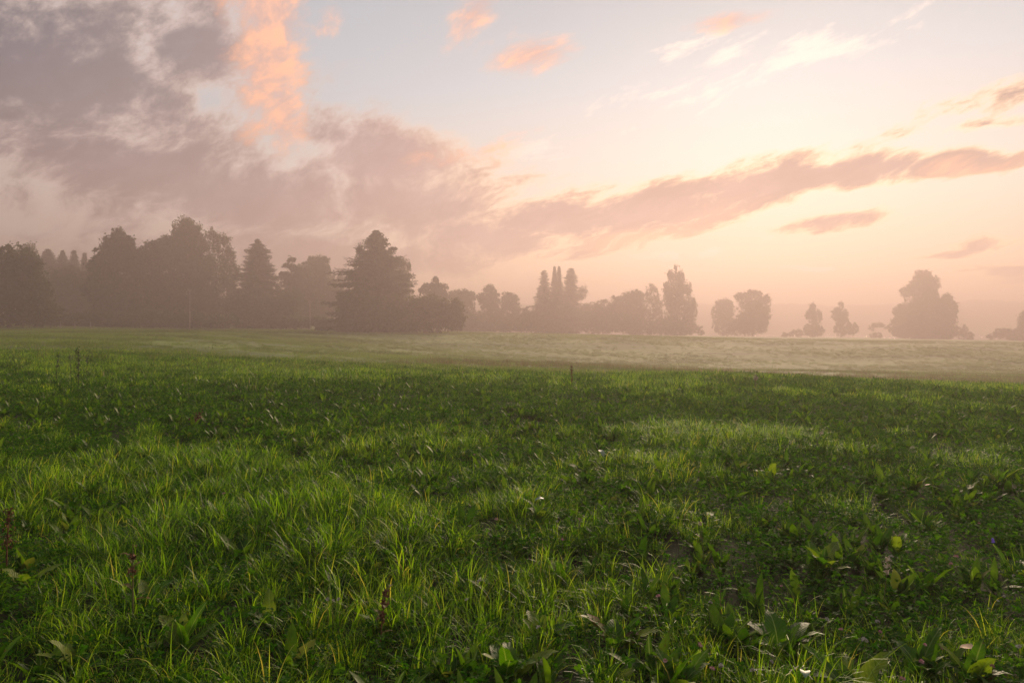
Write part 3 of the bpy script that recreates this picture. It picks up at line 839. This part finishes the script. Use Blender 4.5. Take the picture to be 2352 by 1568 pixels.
def clover_patch(n, rad, h0, h1, size):
    """clover: three round leaflets on each thin stalk"""
    parts = []
    th = np.linspace(0, 2 * math.pi, 7)[:-1]
    for i in range(n):
        a = RNG.uniform(0, 6.283); r = rad * math.sqrt(RNG.random())
        top = np.array([r * math.cos(a), r * math.sin(a), RNG.uniform(h0, h1)])
        nrm = RNG.normal(size=3) * 0.45 + np.array([0, 0, 1.0]); nrm /= np.linalg.norm(nrm)
        e1 = np.cross(nrm, [0.3, 1, 0.1]); e1 /= np.linalg.norm(e1); e2 = np.cross(nrm, e1)
        s = size * RNG.uniform(0.7, 1.3); b0 = RNG.uniform(0, 6.283); val = RNG.random()
        for k in range(3):
            b = b0 + k * 2.094
            d = e1 * math.cos(b) + e2 * math.sin(b); pd = np.cross(nrm, d)
            c = top + d * s * 0.62
            ring = c + d * (np.cos(th) * s * 0.60)[:, None] + pd * (np.sin(th) * s * 0.50)[:, None] + nrm * (np.abs(np.sin(th)) * s * 0.16)[:, None]
            parts.append((ring, [np.array([[0, 1, 2, 3], [0, 3, 4, 5]])], np.full(6, val)))
    return join_geo(parts)

def rosette(n, l0, l1, w0, w1, lean0, lean1, bend):
    parts = []
    for i in range(n):
        L = RNG.uniform(l0, l1)
        parts.append(leaf_strip(L, RNG.uniform(w0, w1), RNG.uniform(lean0, lean1), RNG.uniform(0.2, 1) * bend,
                                i * 2.4 + RNG.normal() * 0.3, (RNG.normal() * 0.012, RNG.normal() * 0.012, 0), 5, 0.25, 0.08))
    return join_geo(parts)

SRC = {}
def source(key, geo, mat, smooth=False):
    v, f, a = geo
    me = make_mesh('meadow_' + key, v, f, mat, smooth=smooth, attrs={'rnd': a})
    SRC.setdefault(key.split('_')[0], []).append(bpy.data.objects.new('meadow_' + key, me))
for i in range(4):
    source('grass_fine%d' % i, tuft(84, 0.105, 0.09, 0.22, 0.0042, 0.0068, 0.42, 1.8, 5), GRASS)
for i in range(3):
    source('grass_arch%d' % i, tuft(62, 0.085, 0.15, 0.30, 0.0046, 0.0078, 0.32, 3.1, 7, bmin=0.3), GRASS)
for i in range(3):
    source('grass_short%d' % i, tuft(60, 0.13, 0.06, 0.15, 0.0042, 0.0065, 0.6, 1.4, 4), GRASS)
for i in range(3):
    source('far_tuft%d' % i, tuft(70, 0.24, 0.10, 0.26, 0.007, 0.012, 0.5, 1.5, 3), GRASS)
for i in range(3):
    source('field_tuft%d' % i, tuft(60, 0.45, 0.10, 0.24, 0.012, 0.022, 0.6, 1.4, 3), FIELD)
for i in range(2):
    source('dry_tuft%d' % i, tuft(60, 0.5, 0.18, 0.5, 0.012, 0.02, 0.4, 0.8, 3), DRY)
for i in range(3):
    source('herb_clover%d' % i, clover_patch(46, 0.15, 0.02, 0.11, 0.011), HERB)
for i in range(2):
    source('herb_large%d' % i, clover_patch(36, 0.15, 0.03, 0.13, 0.015), HERB)
for i in range(4):
    source('weed_rosette%d' % i, rosette(7, 0.10, 0.21, 0.026, 0.052, 0.12, 0.75, 0.8), BROAD, True)

def grassiness(x, y):
    """where the light grass wins over the dark herbs, -1..1: patches as they lie in the photograph"""
    g = 0.50 * vnoise(x, y, 2.3, 11) + 0.45 * vnoise(x, y, 0.9, 12) + 0.55 * vnoise(x, y, 0.42, 14) + 0.30 * vnoise(x, y, 6.0, 13)
    g = g - 0.75 * np.exp(-((y - 14.0 - 1.2 * vnoise(x, y, 5, 17)) / 3.6) ** 2) * (0.6 + 0.5 * vnoise(x, y, 3.5, 18))
    for (px, py, rx, ry, w) in PATCHES:
        c = ground_hit(px, py)
        sx = rx / FPX * c.y; sy = ry / FPX * c.y * c.y / EYE
        g = g + 0.65 * w * np.exp(-((x - c.x) / sx) ** 2 - ((y - c.y) / sy) ** 2)
    return g
PATCHES = [(850, 1000, 330, 55, 0.9), (1700, 1030, 330, 50, 1.0), (1050, 1110, 260, 50, 0.5), (350, 1130, 420, 80, 0.6), (500, 1330, 450, 160, 0.55),
           (1150, 1330, 450, 180, 0.45), (1480, 905, 130, 14, 0.8), (820, 862, 130, 10, 0.9), (1250, 862, 300, 8, 0.6), (1300, 1160, 200, 45, -0.5), (1950, 1120, 330, 55, -0.7),
           (1900, 1280, 180, 50, -0.8), (1980, 1400, 420, 130, -0.8), (450, 930, 500, 40, -0.8), (1700, 950, 700, 30, -0.6), (2250, 1250, 160, 160, -0.5),
           (1300, 950, 260, 30, -0.5), (380, 1440, 120, 60, -0.5), (1750, 1230, 120, 30, 0.9), (1650, 1180, 60, 30, -0.5), (700, 1240, 300, 60, 0.3)]

def scatter(dens, y0, y1, side=0.86, pad=1.5, power=1.3, knee=8.0):
    """points over the widened view wedge, thinning with distance beyond the knee"""
    ys = np.linspace(y0, y1, 4000)
    rho = dens * np.where(ys < knee, 1.0, (knee / ys) ** power)
    wdt = 2 * (side * ys + pad)
    cdf = np.cumsum(rho * wdt); n = int(cdf[-1] * (ys[1] - ys[0]))
    y = np.interp(RNG.random(n) * cdf[-1], cdf, ys)
    x = RNG.uniform(-1, 1, n) * (side * y + pad)
    return x, y

def gn_scatter(name, x, y, sc, idx, objs, label, cat, sink=0.0, tilt=0.12):
    z = ground_z(x, y) - sink
    n = len(x)
    me = bpy.data.meshes.new(name)
    me.vertices.add(n)
    me.vertices.foreach_set('co', np.stack([x, y, z], -1).astype(np.float32).ravel())
    a = me.attributes.new('rot', 'FLOAT_VECTOR', 'POINT')
    a.data.foreach_set('vector', np.stack([RNG.normal(size=n) * tilt, RNG.normal(size=n) * tilt, RNG.uniform(0, 6.283, n)], -1).astype(np.float32).ravel())
    a = me.attributes.new('scl', 'FLOAT', 'POINT'); a.data.foreach_set('value', np.asarray(sc, np.float32))
    a = me.attributes.new('idx', 'INT', 'POINT'); a.data.foreach_set('value', np.asarray(idx, np.int32))
    src = bpy.data.collections.new(name + '_source')
    for k, o in enumerate(objs):
        o2 = o.copy(); o2.name = '%s_%02d' % (name, k)
        src.objects.link(o2)
    g = bpy.data.node_groups.new(name, 'GeometryNodeTree')
    g.interface.new_socket('Geometry', in_out='INPUT', socket_type='NodeSocketGeometry')
    g.interface.new_socket('Geometry', in_out='OUTPUT', socket_type='NodeSocketGeometry')
    N, L = g.nodes, g.links
    gi, go = N.new('NodeGroupInput'), N.new('NodeGroupOutput')
    ci = N.new('GeometryNodeCollectionInfo'); ci.inputs['Collection'].default_value = src
    ci.inputs['Separate Children'].default_value = True; ci.inputs['Reset Children'].default_value = True
    ip = N.new('GeometryNodeInstanceOnPoints'); ip.inputs['Pick Instance'].default_value = True
    def attr(nm, dt):
        q = N.new('GeometryNodeInputNamedAttribute'); q.data_type = dt; q.inputs[0].default_value = nm
        return q.outputs[0]
    L.new(gi.outputs[0], ip.inputs['Points']); L.new(ci.outputs[0], ip.inputs['Instance'])
    L.new(attr('idx', 'INT'), ip.inputs['Instance Index'])
    L.new(attr('rot', 'FLOAT_VECTOR'), ip.inputs['Rotation'])
    L.new(attr('scl', 'FLOAT'), ip.inputs['Scale'])
    L.new(ip.outputs[0], go.inputs[0])
    o = link(name, me)
    md = o.modifiers.new('scatter', 'NODES'); md.node_group = g
    tag(o, label, cat, None, 'stuff')
    return o

def build_meadow():
    # light grass: long tufts where grass wins, short ones in between
    x, y = scatter(74, 1.1, 30)
    g = grassiness(x, y)
    keep = RNG.random(len(x)) < np.clip(0.58 + 0.8 * g, 0.20, 1.0)
    x, y, g = x[keep], y[keep], g[keep]
    n = len(x)
    r = RNG.random(n)
    long_ = r < np.clip(0.18 + 0.28 * g, 0.03, 0.45)
    idx = np.where(long_, RNG.integers(4, 7, n), np.where(RNG.random(n) < np.clip(0.55 + 0.5 * g, 0.15, 0.95), RNG.integers(0, 4, n), RNG.integers(7, 10, n)))
    sc = RNG.uniform(0.58, 1.12, n) * np.clip(0.85 + 0.40 * g, 0.5, 1.35)
    gn_scatter('meadow_grass', x, y, sc, idx, SRC['grass'], 'fresh green meadow grass in bowed tufts across the foreground', 'grass')
    # coarser tufts further off
    x, y = scatter(50, 12, 46, pad=2, power=1.0, knee=10)
    g = grassiness(x, y)
    keep = RNG.random(len(x)) < np.clip(0.50 + 0.6 * g, 0.10, 1.0) * (1 - 0.75 * sst(y, 21, 36))
    x, y, g = x[keep], y[keep], g[keep]
    gn_scatter('distant_grass', x, y, RNG.uniform(0.6, 1.15, len(x)) * np.clip(0.8 + 0.3 * g, 0.5, 1.1), RNG.integers(0, 3, len(x)), SRC['far'],
               'grass tufts of the meadow from mid distance to the misty field', 'grass')
    x, y = scatter(4.2, 16, 180, pad=4, power=0.7, knee=60)
    keep = RNG.random(len(x)) < np.clip(0.6 + 0.7 * vnoise(x * 0.4, y, 6, 21), 0.1, 1) * (0.12 + 0.88 * sst(y, 17, 32))
    x, y = x[keep], y[keep]
    gn_scatter('field_grass', x, y, RNG.uniform(0.6, 1.3, len(x)), RNG.integers(0, 3, len(x)), SRC['field'],
               'pale grass of the misty far field, mist tone partly in its colour', 'grass')
    n = 900
    x = RNG.uniform(-8, 62, n); y = 60 + 9 * RNG.normal(size=n) * 0.6 + 3 * vnoise(x, x * 0, 9, 31)
    gn_scatter('dry_weeds', x, y, RNG.uniform(0.5, 1.2, n), RNG.integers(0, 2, n), SRC['dry'],
               'brownish strip of dry weeds where the far field begins on the right', 'weeds')
    # clover and small herbs
    x, y = scatter(70, 1.1, 36, power=1.0)
    g = grassiness(x, y)
    keep = RNG.random(len(x)) < np.clip(0.55 - 0.5 * g, 0.18, 1.0)
    x, y, g = x[keep], y[keep], g[keep]
    gn_scatter('clover_cover', x, y, RNG.uniform(0.75, 1.3, len(x)), RNG.integers(0, 5, len(x)), SRC['herb'],
               'dark green clover and small herbs between the grass tufts', 'clover')
    x, y = scatter(26, 1.1, 34, power=0.9)
    g = grassiness(x, y)
    keep = RNG.random(len(x)) < np.clip(0.42 - 0.35 * g + 0.45 * vnoise(x, y, 1.1, 41), 0.05, 1.0)
    x, y = x[keep], y[keep]
    gn_scatter('broad_weed_cover', x, y, RNG.uniform(0.7, 1.35, len(x)), RNG.integers(0, 4, len(x)), SRC['weed'],
               'small broad-leaved weeds mixed into the meadow', 'weeds', tilt=0.2)
build_meadow()

# ------------------------------------------------------------------ single plants that can be picked out
DOCK = leafy('dock_leaf', (0.034, 0.084, 0.002), (0.080, 0.150, 0.004), (0.13, 0.195, 0.008), 0.48, 0.45, 0.15, mottle=True)
RUST = leafy('withered_dock_leaf', (0.07, 0.045, 0.010), (0.12, 0.070, 0.014), (0.15, 0.10, 0.02), 0.35, 0.55, 0.15, mottle=True)
BROWN = plain('rust_brown_seed', (0.075, 0.030, 0.012), (0.14, 0.060, 0.025), 60, 0.9, 0.2)
STEM = plain('reddish_green_stem', (0.10, 0.075, 0.025), (0.09, 0.10, 0.03), 30, 0.6, 0.3)
PALE = plain('pale_dry_seed_head', (0.40, 0.30, 0.20), (0.55, 0.45, 0.33), 80, 0.9, 0.2)
WHITE = plain('white_clover_petal', (0.28, 0.25, 0.21), (0.40, 0.36, 0.31), 90, 0.7, 0.3)
PINK = plain('pink_clover_petal', (0.36, 0.14, 0.15), (0.48, 0.25, 0.25), 90, 0.7, 0.3)
VIOLET = plain('violet_petal', (0.16, 0.08, 0.45), (0.22, 0.12, 0.55), 90, 0.6, 0.3)
DARKW = leafy('dark_weed_leaf', (0.02, 0.035, 0.008), (0.035, 0.050, 0.012), (0.05, 0.07, 0.02), 0.3, 0.5, 0.3)

def spot(px, py, h=0.0):
    """ground point below something h metres tall whose top is seen at px, py"""
    u, v = (px - CX) / FPX, (HOR - py) / FPX
    ys = np.arange(1.5, 60, 0.01)
    g = EYE + v * ys - ground_z(u * ys, ys) - h
    Y = float(ys[int(np.argmax(g <= 0))])
    return Vector((u * Y, Y, float(ground_z(u * Y, Y))))

DOCK_LEAF = []
for L, W, bd in ((0.27, 0.070, 0.9), (0.24, 0.075, 1.3), (0.22, 0.058, 0.7), (0.19, 0.066, 1.4), (0.16, 0.055, 1.0), (0.26, 0.056, 0.5)):
    for m in (DOCK, RUST):
        v, f, a = leaf_strip(L, W, 0.0, bd, 0.0, (0, 0, 0), 9, 0.20, 0.22, 0.50)
        DOCK_LEAF.append(make_mesh('dock_leaf', v, f, m, smooth=True, attrs={'rnd': a}))

def dock(px, py, size, n, label, upright=0.5, rust=0):
    p = spot(px, py, 0.12 * size)
    root = link('dock_plant', None, None, p)
    root.empty_display_size = 0.1
    tag(root, label, 'dock plant', 'dock plants in the meadow')
    for i in range(n):
        k = 2 * random.randrange(6) + (1 if i < rust else 0)
        o = link('leaf', DOCK_LEAF[k], root)
        s = 0.88 * size * random.uniform(0.7, 1.15)
        o.scale = (s, s * random.uniform(0.85, 1.15), s)
        o.rotation_euler = (random.gauss(0, 0.12), random.uniform(0.1, 1.0) * (1.15 - 0.85 * upright) + 0.08, i * 2.4 + random.gauss(0, 0.3))
        o.location = (random.gauss(0, 0.012), random.gauss(0, 0.012), -0.01)
    return root

dock(1235, 1165, 1.05, 11, 'upright dock plant near the pale drooping leaf, mid foreground', 0.7)
dock(1345, 1095, 1.1, 10, 'vase-shaped dock plant below the small whitish leaf', 0.8)
dock(1885, 1275, 1.25, 14, 'largest dock rosette, right foreground, leaves fanned like a fountain', 0.55)
dock(415, 1440, 1.15, 10, 'dark dock plant in the hollow at lower left', 0.5)
dock(330, 1350, 1.0, 9, 'dock plant around the reddish stalk at lower left', 0.4)
dock(1170, 1500, 1.1, 9, 'dock plant low in the centre foreground', 0.7)
dock(1415, 1440, 1.1, 11, 'dock plant with several yellow-brown leaves, centre right foreground', 0.7, 4)
dock(1250, 1440, 0.95, 8, 'dock plant with one broad upright leaf left of the yellow-brown one', 0.8)
dock(1545, 1530, 1.35, 10, 'broad dock plant cut by the lower edge right of centre', 0.6)
dock(1400, 1520, 1.0, 5, 'few-leaved dock with one bright slanting leaf at the lower edge', 0.3)
dock(1800, 1450, 1.1, 10, 'dock plant in clover right of the young leafy weed', 0.6)
dock(2235, 1520, 1.3, 11, 'large dock plant beside the fallen tan leaf', 0.6, 1)
dock(2110, 1500, 1.2, 9, 'dock plant between clover flowers at lower right', 0.6)
dock(945, 1400, 1.0, 8, 'dock plant with one rusty upright leaf, centre foreground', 0.8, 1)
dock(880, 1415, 0.9, 6, 'small dock plant left of the rusty upright leaf', 0.8, 1)
dock(1290, 1300, 1.0, 9, 'dock plant half sunk in grass above the yellow-brown one', 0.5)
dock(1150, 1330, 1.0, 7, 'dock plant with a long leaf slanting right, centre', 0.3)
dock(2060, 1240, 0.95, 9, 'dock plant just right of the largest rosette', 0.6)
dock(2290, 1090, 1.3, 12, 'dark dock clump near the right edge, mid foreground', 0.6)
dock(2190, 1120, 1.1, 10, 'dock clump beside the single red leaf', 0.6)
dock(1840, 1070, 1.2, 11, 'dock clump below the pale grass patch on the right', 0.6)
dock(1770, 1080, 1.1, 9, 'smaller dock clump left of that below the pale grass patch', 0.6)
dock(620, 1395, 1.0, 8, 'dock plant in the dark gap left of the white flower cluster', 0.6)
dock(170, 1500, 0.85, 9, 'dock plant at the lower left corner', 0.5)
dock(60, 1310, 1.0, 8, 'dock plant below the brown seed stalk at the left edge', 0.5)
dock(900, 1255, 1.0, 8, 'dock plant left of the pink clover flower, further back', 0.6)
dock(1970, 1545, 1.2, 9, 'dock plant at the lower edge among dark clover', 0.5)
dock(2330, 1290, 1.0, 8, 'dock plant at the right edge beside drooping grass', 0.5)
dock(740, 1010, 1.15, 9, 'dock clump in the middle distance left of centre', 0.6)
dock(1040, 985, 1.2, 10, 'dock clump in the middle distance right of the bright grass patch', 0.7)
dock(1610, 1180, 1.0, 9, 'dark bushy dock behind the broken stalk, right of centre', 0.4)
dock(690, 1130, 1.0, 8, 'dock plant in the grass beyond the lower left hollow', 0.6)

# --- stalks
def seed_clump(n, r, size):
    c = RNG.normal(size=(n, 3)) * r
    v, f = leaf_cloud(c, size)
    return v, f

def stalk(px, py, h, label, mat_stem, mat_seed, whorls, leaves=0, leaf_mesh=None, lean=(0.0, 0.0), thick=0.004, name='dock_stalk', cat='seed stalk', seed=0.010, leaf_s=0.5, nclump=34):
    p = spot(px, py, h)
    root = link(name, None, None, p)
    root.empty_display_size = 0.1
    tag(root, label, cat, 'stalks and weeds standing out of the meadow')
    t = np.linspace(0, 1, 7)
    cur = np.stack([lean[0] * t ** 1.5, lean[1] * t ** 1.5, h * t - 0.02], -1)
    v, f = tube(cur, thick * (1.1 - 0.7 * t), 5)
    link('stem', make_mesh('stem', v, f, mat_stem, smooth=True), root)
    for (k, r) in whorls:
        c = np.array([np.interp(k, t, cur[:, i]) for i in range(3)])
        v, f = seed_clump(nclump, r * 0.55, seed)
        link('seed_whorl', make_mesh('seed_whorl', v + c, f, mat_seed), root)
    for i in range(leaves):
        k = 0.35 + 0.62 * i / max(1, leaves - 1)
        o = link('leaf', leaf_mesh or DOCK_LEAF[4], root)
        o.location = [float(np.interp(k, t, cur[:, j])) for j in range(3)]
        s = leaf_s * (1.15 - 0.45 * k) * random.uniform(0.85, 1.15)
        o.scale = (s, s * 0.7, s)
        o.rotation_euler = (0, random.uniform(0.6, 1.2), i * 2.4 + random.gauss(0, 0.2))
    return root

stalk(14, 1165, 0.42, 'thick rust-brown seed stalk at the left edge', BROWN, BROWN, [(0.5, .03), (0.62, .035), (0.75, .035), (0.87, .03), (0.97, .02)], lean=(0.02, 0), thick=0.006)
stalk(305, 1240, 0.46, 'reddish seed stalk with drooping withered leaves, lower left', STEM, BROWN, [(0.7, .018), (0.85, .016)], 6, DOCK_LEAF[9], thick=0.005, leaf_s=0.55)
stalk(872, 1345, 0.34, 'withered brown dock stalk left of centre foreground', BROWN, BROWN, [(0.6, .016), (0.8, .018), (0.95, .015)], 4, DOCK_LEAF[9], lean=(0.03, 0), leaf_s=0.5)
stalk(435, 942, 0.30, 'rust-red seed stalks in dark grass, middle distance left', BROWN, BROWN, [(0.5, .05), (0.7, .06), (0.9, .05)], lean=(0.18, 0), thick=0.008, seed=0.02)
stalk(2027, 1275, 0.36, 'tall thin stalk with a pale dried seed head, lower right', STEM, PALE, [(0.80, .014), (0.9, .016), (0.985, .015)], lean=(0.035, 0), thick=0.0035, seed=0.007)
stalk(1655, 1325, 0.34, 'young weed with a red stem and narrow pointed leaves', STEM, DARKW, [], 7, DOCK_LEAF[10], thick=0.004, name='young_weed', cat='weed', leaf_s=0.5)
stalk(1618, 1190, 0.34, 'broken reddish stalk with bent pale tips right of centre', STEM, PALE, [(0.95, .012)], 3, DOCK_LEAF[5], lean=(-0.03, 0), thick=0.0035, leaf_s=0.4, seed=0.007)
stalk(1870, 985, 0.30, 'pale bent stem standing in the right meadow, middle distance', STEM, PALE, [(0.9, .02)], lean=(0.10, 0), thick=0.005, seed=0.01)
stalk(180, 800, 0.92, 'tallest dark weed against the mist on the left', DARKW, DARKW, [(0.35, .05), (0.5, .06), (0.62, .06), (0.74, .06), (0.86, .06), (0.96, .06)], 5, DOCK_LEAF[4], thick=0.009, name='tall_weed', cat='weed', seed=0.020, leaf_s=0.9)
stalk(129, 812, 0.75, 'forked dark weed left of the tallest weed', DARKW, DARKW, [(0.6, .05), (0.8, .06), (0.96, .05)], 3, DOCK_LEAF[4], lean=(0.06, 0), thick=0.008, name='tall_weed', cat='weed', seed=0.018, leaf_s=0.8)
stalk(198, 818, 0.66, 'shorter dark weed right of the tallest weed', DARKW, DARKW, [(0.8, .05), (0.96, .06)], 2, DOCK_LEAF[4], lean=(0.05, 0), thick=0.008, name='tall_weed', cat='weed', seed=0.018, leaf_s=0.8)
stalk(163, 816, 0.68, 'thin dark weed between the forked and the tallest weed', DARKW, DARKW, [(0.95, .05)], 2, DOCK_LEAF[4], lean=(-0.03, 0), thick=0.008, name='tall_weed', cat='weed', seed=0.018, leaf_s=0.8)
stalk(1313, 838, 0.60, 'single dark spike of a weed on the meadow crest, centre', BROWN, BROWN, [(0.4, .03), (0.55, .035), (0.7, .04), (0.82, .04), (0.94, .03)], thick=0.009, name='tall_weed', cat='weed', seed=0.016)
stalk(1735, 862, 0.40, 'small pale-tipped weed on the meadow crest, right of centre', STEM, PALE, [(0.85, .05), (0.96, .05)], thick=0.012, name='tall_weed', cat='weed', seed=0.025)

# --- clover flowers
def head_mesh(mat, r):
    n = 46
    d = rand_dirs(n); d[:, 2] = np.abs(d[:, 2]) * 1.0 - 0.25
    d /= np.linalg.norm(d, axis=1)[:, None]
    t = np.cross(d, rand_dirs(n)); t /= np.linalg.norm(t, axis=1)[:, None]
    v, f = rhombi(d * r * 0.72, d * r * 0.45, t * r * 0.22)
    return make_mesh('flower_head', v, f, mat)
HEADS = {'white': [head_mesh(WHITE, 0.012), head_mesh(WHITE, 0.010)], 'pink': [head_mesh(PINK, 0.013), head_mesh(PINK, 0.011)]}
STEMS = []
for k in range(3):
    v, f = tube([(0, 0, -0.02), (random.gauss(0, .006), random.gauss(0, .006), 0.5), (0, 0, 1.0)], [0.0016 * 1, 0.0014, 0.001], 4)
    STEMS.append(make_mesh('flower_stem', v, f, STEM, smooth=True))

def flower(px, py, colour, label, h=None, scale=1.0, group='clover flowers in the meadow'):
    h = h or random.uniform(0.13, 0.20)
    p = spot(px, py, h)
    root = link('clover_flower', None, None, p)
    root.empty_display_size = 0.05
    tag(root, label, 'flower', group)
    st = link('stem', random.choice(STEMS), root); st.scale = (1, 1, h)
    hd = link('flower_head', random.choice(HEADS[colour]), root, (0, 0, h))
    s = 0.88 * scale * random.uniform(0.85, 1.2); hd.scale = (s, s, s)
    hd.rotation_euler = (random.gauss(0, .3), random.gauss(0, .3), random.uniform(0, 6))
flower(1140, 1192, 'pink', 'brightest pink clover flower, centre foreground left of the pale leaf', 0.2, 1.25)
flower(1100, 1335, 'white', 'white clover flower over a pale pink one, centre foreground', 0.2, 1.2)
flower(1292, 1240, 'pink', 'pink clover flower in grass right of centre', 0.2, 1.1)
flower(1072, 1378, 'white', 'small white clover flower below the white-over-pink one', 0.17, 1.0)
flower(1236, 1440, 'white', 'white clover flower left of the broad upright dock leaf', 0.22, 1.1)
flower(1512, 1370, 'pink', 'pale pink clover flower left of the young red-stemmed weed', 0.2, 1.1)
flower(1632, 1385, 'white', 'white clover flower beside the young red-stemmed weed', 0.2, 1.2)
flower(2048, 1278, 'white', 'white clover flower right of the pale seed stalk', 0.2, 1.2)
flower(2092, 1580, 'pink', 'rose clover flower at the lower edge right of centre', 0.2, 1.2)
flower(2196, 1278, 'pink', 'pale pink clover flower right of the largest rosette', 0.2, 1.2)
flower(1985, 1470, 'white', 'white clover flower left of the dark clover hollow, lower right', 0.2, 1.2)
for i in range(3):
    flower(752 + 13 * i, 1376 + 4 * (i % 2), 'white', 'one of three white heads in the white flower cluster, left foreground', 0.24 - 0.01 * i, 0.9, 'white flower cluster')
_r = random.Random(5)
for i in range(52):
    if i < 36:
        px, py = _r.uniform(1480, 2340), _r.uniform(1050, 1560)
    else:
        px, py = _r.uniform(500, 1750), _r.uniform(980, 1260)
    pink = _r.random() < 0.4
    flower(px, py, 'pink' if pink else 'white', 'tiny pinkish clover head among the darker herbs' if pink else 'tiny whitish clover head among the darker herbs',
           scale=_r.uniform(0.8, 1.1), group='tiny pink clover heads' if pink else 'tiny white clover heads')
# violet bell
p = spot(2277, 1236, 0.2)
root = link('bell_flower', None, None, p); tag(root, 'single violet bell flower near the right edge', 'flower')
v, f = tube([(0, 0, -0.02), (0.004, 0, 0.1), (0, 0, 0.19), (0.008, 0, 0.2)], [0.0015] * 4, 4)
link('stem', make_mesh('bell_stem', v, f, STEM), root)
v, f = tube([(0.008, 0, 0.203), (0.009, 0, 0.195), (0.010, 0, 0.183), (0.011, 0, 0.174)], [0.003, 0.008, 0.009, 0.012], 8)
link('bell', make_mesh('bell', v, f, VIOLET, smooth=True), root)

# --- loose leaves
def loose_leaf(px, py, h, L, W, mat, label, rot, bend=1.2, name='fallen_leaf'):
    p = spot(px, py, h)
    v, f, a = leaf_strip(L, W, 0.9, bend, 0, (0, 0, 0), 7, 0.3, 0.15, 0.5)
    o = link(name, make_mesh(name, v, f, mat, smooth=True, attrs={'rnd': a}), None, p + Vector((0, 0, h)))
    o.rotation_euler = rot
    tag(o, label, 'leaf', 'loose leaves lying on the meadow')
TAN = plain('dry_tan_leaf', (0.26, 0.16, 0.08), (0.34, 0.23, 0.12), 40, 0.7, 0.3)
REDL = plain('red_brown_leaf', (0.16, 0.030, 0.012), (0.22, 0.055, 0.02), 40, 0.6, 0.3)
SILV = plain('pale_leaf_underside', (0.10, 0.14, 0.07), (0.17, 0.21, 0.12), 40, 0.5, 0.4)
loose_leaf(2252, 1500, 0.16, 0.085, 0.05, TAN, 'dry tan leaf lying on the grass near the lower right corner', (0, 0.2, 2.6))
loose_leaf(2168, 1122, 0.20, 0.16, 0.05, REDL, 'single red-brown leaf at the right, mid foreground', (0.2, 0.3, 3.0), 0.6)
loose_leaf(1228, 1150, 0.24, 0.09, 0.04, SILV, 'pale drooping leaf, centre foreground', (0.1, 0.1, 0.3), 1.6)
loose_leaf(1386, 1048, 0.30, 0.10, 0.055, SILV, 'small whitish leaf tip in the centre of the meadow', (0, -0.4, 2.0), 1.4)
loose_leaf(1850, 1556, 0.16, 0.06, 0.04, SILV, 'curled silvery leaf cut by the lower edge', (0, 0.1, 1.2), 1.8)
